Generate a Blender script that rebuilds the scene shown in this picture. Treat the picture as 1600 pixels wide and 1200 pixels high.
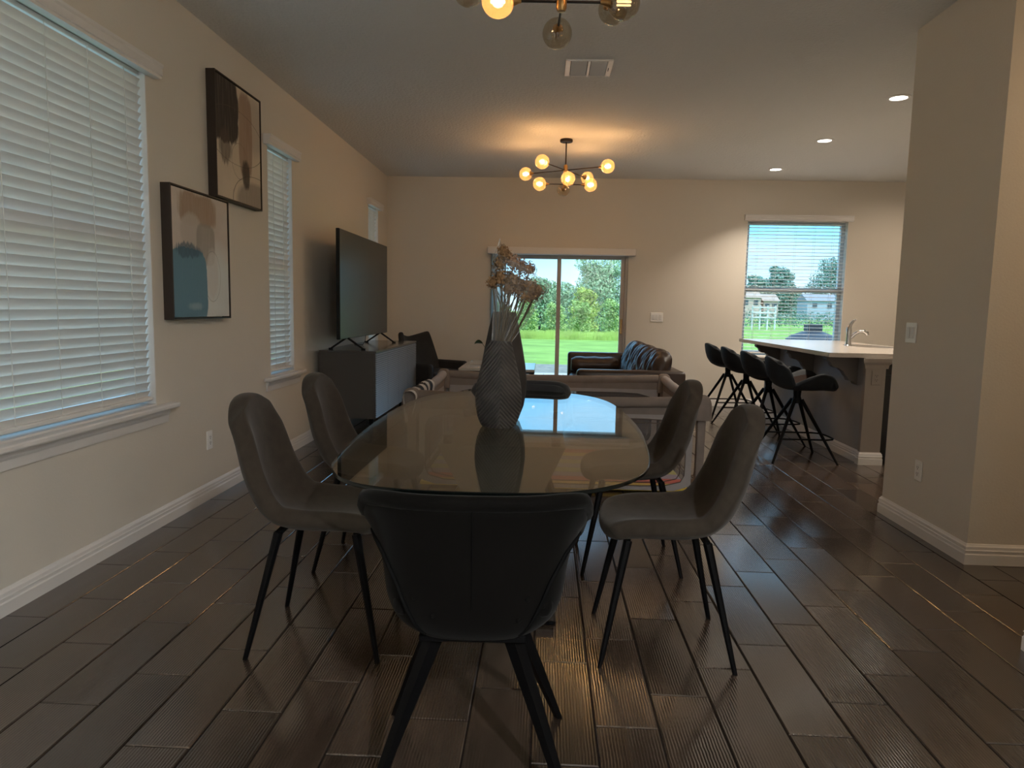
import bpy, bmesh, math, random
from mathutils import Vector, Matrix, noise
R = random.Random(7)
for o in list(bpy.data.objects): bpy.data.objects.remove(o)
SC = bpy.context.scene
COL = SC.collection
PI = math.pi

# ---------------------------------------------------------------- camera
F = 1109.0
yv = Vector((52, -119, F)).normalized()          # room depth axis in camera (right, down, forward)
dv = Vector((-0.0195, 1, 0)); dv.z = -(dv.x * yv.x + dv.y * yv.y) / yv.z; dv.normalize()
xv = dv.cross(yv)
zv = -dv
cam = bpy.data.cameras.new('camera'); cam.sensor_width = 36; cam.lens = F / 1600 * 36; cam.clip_end = 400
cam_o = bpy.data.objects.new('camera', cam); COL.objects.link(cam_o)
cam_o.matrix_world = Matrix(((xv.x, -xv.y, -xv.z, 0), (yv.x, -yv.y, -yv.z, 0), (zv.x, -zv.y, -zv.z, 1.26), (0, 0, 0, 1)))
SC.camera = cam_o
vs = SC.view_settings
SC.display_settings.display_device = 'sRGB'
vs.view_transform = 'Standard'; vs.look = 'None'; vs.gamma = 1; vs.use_curve_mapping = False
vs.exposure = 0.5

# ---------------------------------------------------------------- world and sun
W = bpy.data.worlds.new('sky'); SC.world = W; W.use_nodes = True
nt = W.node_tree; nt.nodes.clear()
def wn(t, **k):
    n = nt.nodes.new(t)
    for a, v in k.items(): setattr(n, a, v)
    return n
tc = wn('ShaderNodeTexCoord'); sx = wn('ShaderNodeSeparateXYZ'); nt.links.new(tc.outputs['Generated'], sx.inputs[0])
cr = wn('ShaderNodeValToRGB'); nt.links.new(sx.outputs['Z'], cr.inputs[0])
e = cr.color_ramp.elements
e[0].position = 0.0; e[0].color = (0.40, 0.54, 0.58, 1)
e[1].position = 0.30; e[1].color = (0.30, 0.64, 1.0, 1)
a = e.new(0.11); a.color = (0.13, 0.47, 0.80, 1)
mp = wn('ShaderNodeMapping'); mp.inputs['Scale'].default_value = (2.2, 2.2, 7); nt.links.new(tc.outputs['Generated'], mp.inputs[0])
nz = wn('ShaderNodeTexNoise'); nz.inputs['Scale'].default_value = 2.0; nz.inputs['Detail'].default_value = 6; nt.links.new(mp.outputs[0], nz.inputs[0])
c2 = wn('ShaderNodeValToRGB'); nt.links.new(nz.outputs[0], c2.inputs[0])
c2.color_ramp.elements[0].position = 0.46; c2.color_ramp.elements[1].position = 0.72
c2.color_ramp.elements[1].color = (0.5, 0.5, 0.5, 1)
mx = wn('ShaderNodeMixRGB'); nt.links.new(c2.outputs[0], mx.inputs[0]); nt.links.new(cr.outputs[0], mx.inputs[1]); mx.inputs[2].default_value = (0.40, 0.53, 0.62, 1)
bg = wn('ShaderNodeBackground'); bg.inputs[1].default_value = 2.1; nt.links.new(mx.outputs[0], bg.inputs[0])
wo = wn('ShaderNodeOutputWorld'); nt.links.new(bg.outputs[0], wo.inputs[0])

def light(name, kind, loc, energy, color, **k):
    l = bpy.data.lights.new(name, kind); l.energy = energy; l.color = color
    for a, v in k.items(): setattr(l, a, v)
    o = bpy.data.objects.new(name, l); COL.objects.link(o); o.location = loc
    return o
sun = light('sun', 'SUN', (0, 0, 20), 2.9, (1, 0.97, 0.9), angle=0.1)
sun.rotation_euler = Vector((-0.45, 0.55, -1.0)).to_track_quat('-Z', 'Y').to_euler()
P_CAN = 12.0       # recessed ceiling lamps
P_BULB = 2.5       # one chandelier bulb
WARM = (1.0, 0.62, 0.34)
CANC = (1.0, 0.87, 0.72)

# ---------------------------------------------------------------- materials
def new_mat(name):
    m = bpy.data.materials.new(name); m.use_nodes = True
    t = m.node_tree; t.nodes.clear()
    out = t.nodes.new('ShaderNodeOutputMaterial')
    return m, t, out
def N(t, typ, **k):
    n = t.nodes.new(typ)
    for a, v in k.items(): setattr(n, a, v)
    return n
def L(t, a, b): t.links.new(a, b)
def M_(t, op, a, b=None, c=None):
    n = t.nodes.new('ShaderNodeMath'); n.operation = op
    for i, v in enumerate((a, b, c)):
        if v is None: continue
        if isinstance(v, (int, float)): n.inputs[i].default_value = v
        else: t.links.new(v, n.inputs[i])
    return n.outputs[0]
def pbr(name, col, rough=0.5, metal=0.0, spec=0.5, var=0.0, vscale=6.0, bump=0.0, bscale=40.0, stretch=(1, 1, 1), sheen=0.0, coat=0.0, emit=None, dist=0.01, aniso_noise=None, rand=0.0):
    m, t, out = new_mat(name)
    b = N(t, 'ShaderNodeBsdfPrincipled'); L(t, b.outputs[0], out.inputs[0])
    b.inputs['Base Color'].default_value = (*col, 1); b.inputs['Roughness'].default_value = rough
    b.inputs['Metallic'].default_value = metal; b.inputs['Specular IOR Level'].default_value = spec
    if sheen: b.inputs['Sheen Weight'].default_value = sheen; b.inputs['Sheen Roughness'].default_value = 0.5
    if coat: b.inputs['Coat Weight'].default_value = coat; b.inputs['Coat Roughness'].default_value = 0.08
    if emit:
        b.inputs['Emission Color'].default_value = (*emit[0], 1); b.inputs['Emission Strength'].default_value = emit[1]
    if var or bump:
        tcn = N(t, 'ShaderNodeTexCoord'); mpn = N(t, 'ShaderNodeMapping'); mpn.inputs['Scale'].default_value = stretch
        L(t, tcn.outputs['Object'], mpn.inputs[0])
    if var:
        n1 = N(t, 'ShaderNodeTexNoise'); n1.inputs['Scale'].default_value = vscale; n1.inputs['Detail'].default_value = 5
        L(t, mpn.outputs[0], n1.inputs[0])
        r = N(t, 'ShaderNodeValToRGB'); L(t, n1.outputs[0], r.inputs[0])
        r.color_ramp.elements[0].position = 0.3; r.color_ramp.elements[1].position = 0.7
        r.color_ramp.elements[0].color = (*[c * (1 - var) for c in col], 1)
        r.color_ramp.elements[1].color = (*[min(1, c * (1 + var)) for c in col], 1)
        L(t, r.outputs[0], b.inputs['Base Color'])
    if bump:
        n2 = N(t, 'ShaderNodeTexNoise'); n2.inputs['Scale'].default_value = bscale; n2.inputs['Detail'].default_value = 3
        L(t, mpn.outputs[0], n2.inputs[0])
        bp = N(t, 'ShaderNodeBump'); bp.inputs['Strength'].default_value = bump; bp.inputs['Distance'].default_value = dist
        L(t, n2.outputs[0], bp.inputs['Height']); L(t, bp.outputs[0], b.inputs['Normal'])
    return m
def thin_glass(name, tint, f0=0.04, rough=0.0, fmax=1.0, veil=0.0, veil_col=(1, 1, 1), trans=False):
    """clear sheet: tinted transmission plus an angle-dependent mirror reflection"""
    m, t, out = new_mat(name)
    tr = N(t, 'ShaderNodeBsdfTransparent'); tr.inputs[0].default_value = (*tint, 1)
    gl = N(t, 'ShaderNodeBsdfGlossy'); gl.inputs['Roughness'].default_value = rough
    g = N(t, 'ShaderNodeNewGeometry'); dt = N(t, 'ShaderNodeVectorMath', operation='DOT_PRODUCT')
    L(t, g.outputs['Incoming'], dt.inputs[0]); L(t, g.outputs['Normal'], dt.inputs[1])
    c = M_(t, 'ABSOLUTE', dt.outputs['Value'])
    p = M_(t, 'POWER', M_(t, 'SUBTRACT', 1.0, c), 5.0)
    f = M_(t, 'MULTIPLY_ADD', p, fmax - f0, f0)
    mxs = N(t, 'ShaderNodeMixShader'); L(t, f, mxs.inputs[0]); L(t, tr.outputs[0], mxs.inputs[1]); L(t, gl.outputs[0], mxs.inputs[2])
    last = mxs
    if veil:
        df = N(t, 'ShaderNodeBsdfTranslucent' if trans else 'ShaderNodeBsdfDiffuse'); df.inputs[0].default_value = (*veil_col, 1)
        m2 = N(t, 'ShaderNodeMixShader'); m2.inputs[0].default_value = veil
        L(t, mxs.outputs[0], m2.inputs[1]); L(t, df.outputs[0], m2.inputs[2]); last = m2
    L(t, last.outputs[0], out.inputs[0])
    return m
def emission(name, col, s):
    m, t, out = new_mat(name)
    em = N(t, 'ShaderNodeEmission'); em.inputs[0].default_value = (*col, 1); em.inputs[1].default_value = s
    L(t, em.outputs[0], out.inputs[0]); return m
MAT = {}
MAT['wall'] = pbr('wall_paint', (0.72, 0.675, 0.60), 0.75, spec=0.25, bump=0.25, bscale=90, dist=0.004)
MAT['ceiling'] = pbr('ceiling_texture', (0.74, 0.74, 0.72), 0.9, spec=0.1, bump=0.9, bscale=42, dist=0.008)
MAT['trim'] = pbr('white_trim_paint', (0.78, 0.76, 0.74), 0.4, spec=0.4)
MAT['grout'] = pbr('grout', (0.016, 0.012, 0.010), 0.9, spec=0.1)
MAT['slat'] = pbr('blind_slat', (0.80, 0.80, 0.78), 0.45, spec=0.35)
MAT['vinyl'] = pbr('white_vinyl', (0.62, 0.63, 0.63), 0.4, spec=0.4)
MAT['alum'] = pbr('door_frame_alloy', (0.50, 0.46, 0.42), 0.45, spec=0.4)
MAT['pane'] = thin_glass('window_glass', (0.94, 0.97, 0.97), 0.05)
MAT['black_metal'] = pbr('black_powder_coat', (0.003, 0.003, 0.0035), 0.5, spec=0.10)
MAT['plate'] = pbr('white_plastic', (0.92, 0.90, 0.87), 0.35, spec=0.5)
MAT['slot'] = pbr('dark_slot', (0.03, 0.03, 0.03), 0.6)
MAT['brass'] = pbr('aged_brass', (0.42, 0.25, 0.10), 0.35, metal=0.9)
MAT['bronze'] = pbr('dark_bronze', (0.035, 0.027, 0.022), 0.4, metal=0.6)
MAT['globe'] = thin_glass('smoked_amber_globe', (0.93, 0.80, 0.60), 0.07, fmax=0.75, veil=0.10, veil_col=(1.0, 0.62, 0.28), trans=True)
MAT['globe_clear'] = thin_glass('smoked_globe_unlit', (0.80, 0.75, 0.66), 0.09, fmax=0.8)
MAT['filament_on'] = emission('lit_filament', (1.0, 0.66, 0.30), 26)
MAT['filament_dim'] = emission('dim_filament', (1.0, 0.62, 0.28), 2.0)
MAT['filament_off'] = pbr('unlit_filament', (0.25, 0.2, 0.15), 0.3, metal=0.5)
MAT['can_lens'] = emission('lit_lens', (1.0, 0.92, 0.80), 12)
MAT['chrome'] = pbr('chrome', (0.75, 0.75, 0.76), 0.12, metal=1.0)
MAT['quartz'] = pbr('pale_quartz', (0.52, 0.47, 0.42), 0.18, spec=0.5, var=0.04, vscale=30)
MAT['sink'] = pbr('steel_sink', (0.18, 0.17, 0.16), 0.35, metal=0.8)
MAT['bar_paint'] = pbr('grey_bar_panel', (0.36, 0.36, 0.37), 0.6, spec=0.3, var=0.10, vscale=2.0)
MAT['bar_trim'] = pbr('bar_trim', (0.36, 0.32, 0.29), 0.5, spec=0.3)
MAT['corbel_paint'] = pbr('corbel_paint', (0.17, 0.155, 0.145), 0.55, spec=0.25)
MAT['black_gloss'] = pbr('black_appliance', (0.010, 0.010, 0.011), 0.25, spec=0.4)
MAT['console_side'] = pbr('charcoal_laminate', (0.075, 0.069, 0.064), 0.5, spec=0.35)
MAT['console_gloss'] = pbr('charcoal_gloss', (0.075, 0.070, 0.068), 0.14, spec=0.6)
MAT['rib'] = pbr('ribbed_gloss', (0.17, 0.175, 0.18), 0.3, spec=0.8)
MAT['tv_screen'] = pbr('tv_screen', (0.012, 0.011, 0.010), 0.28, spec=0.6)
MAT['tv_body'] = pbr('tv_body', (0.006, 0.006, 0.006), 0.4, spec=0.3)
MAT['velvet'] = pbr('grey_brown_velvet', (0.044, 0.034, 0.0255), 0.85, spec=0.15, var=0.16, vscale=26, bump=0.12, bscale=160, sheen=0.12, dist=0.003)
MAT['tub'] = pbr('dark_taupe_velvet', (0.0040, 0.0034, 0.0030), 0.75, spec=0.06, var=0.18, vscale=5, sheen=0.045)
MAT['tub_glare'] = pbr('tub_velvet_glare', (0.024, 0.026, 0.030), 0.7, spec=0.25, var=0.15, vscale=5, sheen=0.25)  # same tub velvet, lightened so its colour carries the glare on the far chair
MAT['piping'] = pbr('black_piping', (0.004, 0.004, 0.004), 0.8, spec=0.1)
MAT['stool_leather'] = pbr('dark_leather', (0.018, 0.021, 0.025), 0.6, spec=0.18, bump=0.08, bscale=90)
MAT['stool_inner'] = pbr('brown_leather', (0.030, 0.020, 0.017), 0.8, spec=0.04)
MAT['sofa'] = pbr('brown_leather_sofa', (0.038, 0.022, 0.015), 0.36, spec=0.5, var=0.2, vscale=4, bump=0.25, bscale=9, dist=0.02)
MAT['lounge'] = pbr('charcoal_fabric', (0.030, 0.030, 0.031), 0.7, spec=0.25, var=0.15, vscale=8)
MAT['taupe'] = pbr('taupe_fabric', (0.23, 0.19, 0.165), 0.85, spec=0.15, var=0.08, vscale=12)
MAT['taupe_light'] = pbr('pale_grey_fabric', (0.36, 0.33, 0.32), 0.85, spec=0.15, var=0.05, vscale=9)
MAT['mesh'] = thin_glass('net_panel', (0.80, 0.78, 0.78), 0.02, veil=0.14, veil_col=(0.50, 0.48, 0.48), rough=0.5, fmax=0.1)
MAT['brown_piping'] = pbr('brown_binding', (0.10, 0.075, 0.06), 0.8)
MAT['white_cloth'] = pbr('white_cloth', (0.62, 0.60, 0.58), 0.85)
MAT['black_cloth'] = pbr('black_cloth', (0.014, 0.014, 0.02), 0.85)
for i, c in enumerate([(0.75, 0.55, 0.07), (0.62, 0.10, 0.06), (0.34, 0.30, 0.40), (0.55, 0.50, 0.16), (0.40, 0.38, 0.48), (0.46, 0.46, 0.15), (0.5, 0.49, 0.5)]):
    MAT['mat%d' % i] = pbr('play_mat_colour_%d' % i, c, 0.7, var=0.05)
MAT['table_glass'] = thin_glass('table_glass', (0.89, 0.90, 0.86), 0.05, fmax=1.0)
MAT['glass_edge'] = pbr('glass_edge', (0.004, 0.006, 0.005), 0.2, spec=0.35)
MAT['pedestal'] = pbr('beige_pedestal', (0.13, 0.11, 0.085), 0.5, spec=0.3, var=0.05, vscale=3)
MAT['stem'] = pbr('dry_stem', (0.10, 0.07, 0.035), 0.8)
MAT['petal'] = pbr('dried_petal', (0.27, 0.15, 0.065), 0.8, var=0.3, vscale=22)
MAT['petal_pink'] = pbr('dried_petal_pink', (0.30, 0.19, 0.125), 0.8, var=0.25, vscale=22)
MAT['cello_fold'] = thin_glass('cellophane_fold', (0.95, 0.95, 0.95), 0.10, veil=0.22, veil_col=(0.8, 0.8, 0.8), fmax=0.7)
MAT['cello'] = thin_glass('cellophane', (0.97, 0.97, 0.97), 0.06, veil=0.045, veil_col=(0.8, 0.8, 0.8), fmax=0.7)
MAT['leaf'] = pbr('plant_leaf', (0.03, 0.075, 0.015), 0.4)
MAT['white_gloss'] = pbr('white_lacquer', (0.50, 0.49, 0.46), 0.12, spec=0.6)
MAT['paper'] = pbr('white_paper', (0.7, 0.72, 0.74), 0.6)
MAT['patio'] = pbr('patio_pavers', (0.42, 0.38, 0.34), 0.9, var=0.2, vscale=3)
MAT['gravel'] = pbr('gravel_ground', (0.20, 0.185, 0.15), 0.9, var=0.3, vscale=6)
MAT['lawn'] = pbr('lawn_grass', (0.21, 0.33, 0.075), 0.9, spec=0.1, var=0.22, vscale=0.9, bump=0.5, bscale=30)
MAT['foliage_dark'] = pbr('tree_leaves', (0.25, 0.38, 0.21), 0.7, spec=0.2, var=0.45, vscale=1.3)
MAT['foliage_yellow'] = pbr('yellow_green_leaves', (0.36, 0.44, 0.10), 0.7, spec=0.2, var=0.4, vscale=2)
MAT['foliage_light'] = pbr('bright_bush_leaves', (0.32, 0.46, 0.14), 0.7, spec=0.2, var=0.4, vscale=1.2)
MAT['foliage_far'] = pbr('distant_leaves', (0.19, 0.31, 0.24), 0.8, spec=0.1, var=0.3, vscale=0.6)
MAT['meadow'] = pbr('meadow_blades', (0.40, 0.52, 0.13), 0.8, spec=0.1, var=0.3, vscale=1.2)
MAT['bark'] = pbr('bark', (0.07, 0.05, 0.035), 0.9, bump=0.4, bscale=12)
MAT['grill'] = pbr('dark_grill_cover', (0.022, 0.03, 0.045), 0.55)
MAT['grill_body'] = pbr('slate_grill_body', (0.10, 0.14, 0.19), 0.6)
for nme, c in (('house_pink', (0.50, 0.38, 0.32)), ('house_blue', (0.36, 0.40, 0.47)), ('house_white', (0.62, 0.62, 0.6)), ('roof_grey', (0.25, 0.25, 0.27)), ('roof_tan', (0.40, 0.30, 0.24)), ('far_window', (0.07, 0.09, 0.11))):
    MAT[nme] = pbr(nme, c, 0.8)
MAT['vane'] = thin_glass('vertical_vane', (0.62, 0.72, 0.75), 0.03, veil=0.45, veil_col=(0.55, 0.58, 0.6), rough=0.4, fmax=0.2)
MAT['stucco'] = pbr('stucco', (0.5, 0.47, 0.42), 0.9)
MAT['frame_wood'] = pbr('dark_frame', (0.045, 0.032, 0.025), 0.5, spec=0.3)
MAT['pale_edge'] = pbr('canvas_edge', (0.40, 0.36, 0.31), 0.7)
MAT['cord'] = pbr('white_cord', (0.75, 0.74, 0.70), 0.8)

# floor tile: wood-look porcelain
def tile_mat():
    m, t, out = new_mat('wood_look_tile')
    b = N(t, 'ShaderNodeBsdfPrincipled'); L(t, b.outputs[0], out.inputs[0])
    oi = N(t, 'ShaderNodeObjectInfo'); tcn = N(t, 'ShaderNodeTexCoord')
    add = N(t, 'ShaderNodeVectorMath', operation='ADD'); cx = N(t, 'ShaderNodeCombineXYZ')
    L(t, M_(t, 'MULTIPLY', oi.outputs['Random'], 37.0), cx.inputs[0]); L(t, M_(t, 'MULTIPLY', oi.outputs['Random'], 91.0), cx.inputs[1])
    L(t, tcn.outputs['Object'], add.inputs[0]); L(t, cx.outputs[0], add.inputs[1])
    mpn = N(t, 'ShaderNodeMapping'); mpn.inputs['Scale'].default_value = (9, 1.6, 1); L(t, add.outputs[0], mpn.inputs[0])
    n1 = N(t, 'ShaderNodeTexNoise'); n1.inputs['Scale'].default_value = 2.2; n1.inputs['Detail'].default_value = 7; n1.inputs['Roughness'].default_value = 0.6; L(t, mpn.outputs[0], n1.inputs[0])
    r = N(t, 'ShaderNodeValToRGB'); L(t, n1.outputs[0], r.inputs[0])
    r.color_ramp.elements[0].position = 0.28; r.color_ramp.elements[0].color = (0.030, 0.020, 0.014, 1)
    r.color_ramp.elements[1].position = 0.75; r.color_ramp.elements[1].color = (0.085, 0.058, 0.042, 1)
    hsv = N(t, 'ShaderNodeHueSaturation'); L(t, r.outputs[0], hsv.inputs['Color'])
    L(t, M_(t, 'MULTIPLY_ADD', oi.outputs['Random'], 0.5, 0.72), hsv.inputs['Value'])
    L(t, hsv.outputs[0], b.inputs['Base Color'])
    b.inputs['Roughness'].default_value = 0.15; b.inputs['IOR'].default_value = 1.75; b.inputs['Specular IOR Level'].default_value = 0.9
    wv = N(t, 'ShaderNodeTexWave'); wv.wave_type = 'BANDS'; wv.bands_direction = 'X'
    wv.inputs['Scale'].default_value = 34; wv.inputs['Distortion'].default_value = 1.6; wv.inputs['Detail'].default_value = 2; wv.inputs['Detail Scale'].default_value = 0.6
    L(t, add.outputs[0], wv.inputs[0])
    bp = N(t, 'ShaderNodeBump'); bp.inputs['Distance'].default_value = 0.002
    st = M_(t, 'FRACT', M_(t, 'MULTIPLY', oi.outputs['Random'], 7.13))
    L(t, M_(t, 'MULTIPLY_ADD', st, 0.30, 0.03), bp.inputs['Strength'])
    L(t, M_(t, 'MULTIPLY_ADD', n1.outputs[0], 0.5, wv.outputs[1]), bp.inputs['Height'])
    L(t, bp.outputs[0], b.inputs['Normal'])
    return m
MAT['tile'] = tile_mat()

def vase_mat():
    m, t, out = new_mat('veined_stoneware')
    b = N(t, 'ShaderNodeBsdfPrincipled'); L(t, b.outputs[0], out.inputs[0])
    tcn = N(t, 'ShaderNodeTexCoord'); s = N(t, 'ShaderNodeSeparateXYZ'); L(t, tcn.outputs['Object'], s.inputs[0])
    ax = M_(t, 'ABSOLUTE', M_(t, 'SUBTRACT', s.outputs['X'], 0.012))
    k = M_(t, 'SUBTRACT', M_(t, 'MULTIPLY', s.outputs['Z'], 1.0), M_(t, 'MULTIPLY', ax, -1.25))
    w = M_(t, 'SINE', M_(t, 'MULTIPLY', k, 330.0))
    nn = N(t, 'ShaderNodeTexNoise'); nn.inputs['Scale'].default_value = 14; L(t, tcn.outputs['Object'], nn.inputs[0])
    r = N(t, 'ShaderNodeValToRGB'); L(t, M_(t, 'MULTIPLY_ADD', w, 0.16, nn.outputs[0]), r.inputs[0])
    r.color_ramp.elements[0].position = 0.35; r.color_ramp.elements[0].color = (0.032, 0.029, 0.027, 1)
    r.color_ramp.elements[1].position = 0.95; r.color_ramp.elements[1].color = (0.105, 0.094, 0.084, 1)
    L(t, r.outputs[0], b.inputs['Base Color']); b.inputs['Roughness'].default_value = 0.5
    bp = N(t, 'ShaderNodeBump'); bp.inputs['Strength'].default_value = 0.8; bp.inputs['Distance'].default_value = 0.003
    L(t, w, bp.inputs['Height']); L(t, bp.outputs[0], b.inputs['Normal'])
    return m
MAT['vase'] = vase_mat()
MAT['vase_dark'] = pbr('dark_stoneware', (0.034, 0.030, 0.028), 0.5, spec=0.4, var=0.25, vscale=20)

# painted canvases: layered brush shapes in the canvas's own 0..1 coordinates
def art_mat(name, base, layers, w, h):
    m, t, out = new_mat(name)
    b = N(t, 'ShaderNodeBsdfPrincipled'); L(t, b.outputs[0], out.inputs[0]); b.inputs['Roughness'].default_value = 0.7; b.inputs['Specular IOR Level'].default_value = 0.2
    tcn = N(t, 'ShaderNodeTexCoord'); s = N(t, 'ShaderNodeSeparateXYZ'); L(t, tcn.outputs['Object'], s.inputs[0])
    n1 = N(t, 'ShaderNodeTexNoise'); n1.inputs['Scale'].default_value = 5; n1.inputs['Detail'].default_value = 8; L(t, tcn.outputs['Object'], n1.inputs[0])
    mp2 = N(t, 'ShaderNodeMapping'); mp2.inputs['Scale'].default_value = (1, 30, 3); L(t, tcn.outputs['Object'], mp2.inputs[0])
    n2 = N(t, 'ShaderNodeTexNoise'); n2.inputs['Scale'].default_value = 1.5; n2.inputs['Detail'].default_value = 5; L(t, mp2.outputs[0], n2.inputs[0])
    u = M_(t, 'DIVIDE', s.outputs['Y'], w); v = M_(t, 'DIVIDE', s.outputs['Z'], h)     # u 0..1 along the wall, v 0..1 up
    rb = N(t, 'ShaderNodeValToRGB'); L(t, n1.outputs[0], rb.inputs[0])
    rb.color_ramp.elements[0].color = (*[c * 0.86 for c in base], 1); rb.color_ramp.elements[1].color = (*[min(1, c * 1.1) for c in base], 1)
    cur = rb.outputs[0]
    for ly in layers:
        kind, cx, cy, rx, ry, soft, ragged, col, op = ly
        du = M_(t, 'DIVIDE', M_(t, 'SUBTRACT', u, cx), rx); dv_ = M_(t, 'DIVIDE', M_(t, 'SUBTRACT', v, cy), ry)
        pw = 2.0 if kind != 'block' else 4.0
        d = M_(t, 'ADD', M_(t, 'POWER', M_(t, 'ABSOLUTE', du), pw), M_(t, 'POWER', M_(t, 'ABSOLUTE', dv_), pw))
        d = M_(t, 'ADD', d, M_(t, 'MULTIPLY', M_(t, 'SUBTRACT', n1.outputs[0], 0.5), ragged))
        d = M_(t, 'ADD', d, M_(t, 'MULTIPLY', M_(t, 'SUBTRACT', n2.outputs[0], 0.5), ragged))
        if kind == 'ring': mk = M_(t, 'SUBTRACT', 1.0, M_(t, 'DIVIDE', M_(t, 'ABSOLUTE', M_(t, 'SUBTRACT', d, 1.0)), soft))
        else: mk = M_(t, 'DIVIDE', M_(t, 'SUBTRACT', 1.0, d), soft)
        cl = N(t, 'ShaderNodeClamp'); L(t, mk, cl.inputs[0])
        f = M_(t, 'MULTIPLY', cl.outputs[0], M_(t, 'MULTIPLY_ADD', n2.outputs[0], 0.5, op - 0.25)); 
        mxn = N(t, 'ShaderNodeMixRGB'); L(t, f, mxn.inputs[0]); L(t, cur, mxn.inputs[1]); mxn.inputs[2].default_value = (*col, 1)
        cur = mxn.outputs[0]
    L(t, cur, b.inputs['Base Color'])
    return m

# ---------------------------------------------------------------- mesh helpers
class MB:
    def __init__(s): s.v = []; s.f = []
    def add(s, vs, fs):
        o = len(s.v); s.v += [tuple(p) for p in vs]; s.f += [tuple(i + o for i in q) for q in fs]; return s
    def box(s, lo, hi, bev=0.0, seg=1, mtx=None):
        bm = bmesh.new(); bmesh.ops.create_cube(bm, size=1)
        for v in bm.verts: v.co = Vector([(lo[i] + hi[i]) / 2 + v.co[i] * (hi[i] - lo[i]) for i in range(3)])
        if bev > 0:
            bev = min(bev, 0.49 * min(abs(hi[i] - lo[i]) for i in range(3)))
            bmesh.ops.bevel(bm, geom=list(bm.edges), offset=bev, segments=seg, profile=0.5, affect='EDGES')
        if mtx: bmesh.ops.transform(bm, matrix=mtx, verts=bm.verts)
        bm.verts.index_update()
        s.add([v.co[:] for v in bm.verts], [[v.index for v in f.verts] for f in bm.faces]); bm.free(); return s
    def tube(s, pts, r, n=8, caps=True, sq=None):
        pts = [Vector(p) for p in pts]; rs = r if isinstance(r, (list, tuple)) else [r] * len(pts)
        vs = []; up = None
        for i, p in enumerate(pts):
            d = ((pts[min(i + 1, len(pts) - 1)] - pts[max(i - 1, 0)])).normalized()
            if up is None: up = Vector((0, 0, 1)) if abs(d.z) < 0.9 else Vector((1, 0, 0))
            a = d.cross(up).normalized(); b = a.cross(d).normalized(); up = b
            for k in range(n):
                t = 2 * PI * (k + 0.5) / n; vs.append(p + (a * math.cos(t) + b * math.sin(t)) * rs[i])
        fs = []
        for i in range(len(pts) - 1):
            for k in range(n): fs.append((i * n + k, i * n + (k + 1) % n, (i + 1) * n + (k + 1) % n, (i + 1) * n + k))
        if caps: fs.append(tuple(range(n - 1, -1, -1))); fs.append(tuple((len(pts) - 1) * n + k for k in range(n)))
        return s.add(vs, fs)
    def lathe(s, prof, n=20, c=(0, 0, 0), sxy=(1, 1), cap=True):
        vs = []; fs = []
        for (r, z) in prof:
            for k in range(n):
                t = 2 * PI * k / n; vs.append((c[0] + r * math.cos(t) * sxy[0], c[1] + r * math.sin(t) * sxy[1], c[2] + z))
        for i in range(len(prof) - 1):
            for k in range(n): fs.append((i * n + k, i * n + (k + 1) % n, (i + 1) * n + (k + 1) % n, (i + 1) * n + k))
        if cap: fs.append(tuple(range(n - 1, -1, -1))); fs.append(tuple((len(prof) - 1) * n + k for k in range(n)))
        return s.add(vs, fs)
    def prism(s, poly, vec):
        n = len(poly); vec = Vector(vec); vs = [Vector(p) for p in poly] + [Vector(p) + vec for p in poly]
        fs = [tuple(range(n - 1, -1, -1)), tuple(range(n, 2 * n))] + [(k, (k + 1) % n, n + (k + 1) % n, n + k) for k in range(n)]
        return s.add(vs, fs)
    def grid(s, fn, nu, nv):
        vs = [fn(i / nu, j / nv) for i in range(nu + 1) for j in range(nv + 1)]
        fs = [(i * (nv + 1) + j, (i + 1) * (nv + 1) + j, (i + 1) * (nv + 1) + j + 1, i * (nv + 1) + j + 1) for i in range(nu) for j in range(nv)]
        return s.add(vs, fs)
    def ball(s, c, r, n=12, m=8, sc=(1, 1, 1)):
        prof = [(r * math.sin(PI * i / m), -r * math.cos(PI * i / m)) for i in range(m + 1)]
        prof[0] = (r * 0.02, -r); prof[-1] = (r * 0.02, r)
        o = len(s.v); s.lathe(prof, n)
        for i in range(o, len(s.v)):
            p = s.v[i]; s.v[i] = (c[0] + p[0] * sc[0], c[1] + p[1] * sc[1], c[2] + p[2] * sc[2])
        return s
    def hole_plate(s, outer, inner, vec):
        """plate between two loops of equal length, given thickness along vec"""
        n = len(outer); vec = Vector(vec)
        vs = [Vector(p) for p in outer] + [Vector(p) for p in inner]; vs = vs + [p + vec for p in vs]
        fs = []
        for k in range(n):
            j = (k + 1) % n
            fs += [(k, j, n + j, n + k), (2 * n + k, 3 * n + k, 3 * n + j, 2 * n + j), (k, 2 * n + k, 2 * n + j, j), (n + k, n + j, 3 * n + j, 3 * n + k)]
        return s.add(vs, fs)
    def mesh(s, name, mat, smooth=False, angle=40):
        me = bpy.data.meshes.new(name); me.from_pydata(s.v, [], s.f); 
        bm = bmesh.new(); bm.from_mesh(me); bmesh.ops.recalc_face_normals(bm, faces=bm.faces); bm.to_mesh(me); bm.free()
        me.materials.append(mat)
        if smooth:
            me.shade_smooth()
            if angle < 180:
                try: me.set_sharp_from_angle(angle=math.radians(angle))
                except Exception: pass
        return me
    def build(s, name, mat, parent=None, smooth=False, angle=40, loc=None):
        o = bpy.data.objects.new(name, s.mesh(name, mat, smooth, angle)); COL.objects.link(o)
        if parent is not None: o.parent = parent
        if loc is not None: o.location = loc
        return o
def tag(o, label=None, cat=None, group=None, kind=None):
    if label: o['label'] = label
    if cat: o['category'] = cat
    if group: o['group'] = group
    if kind: o['kind'] = kind
    return o
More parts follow.
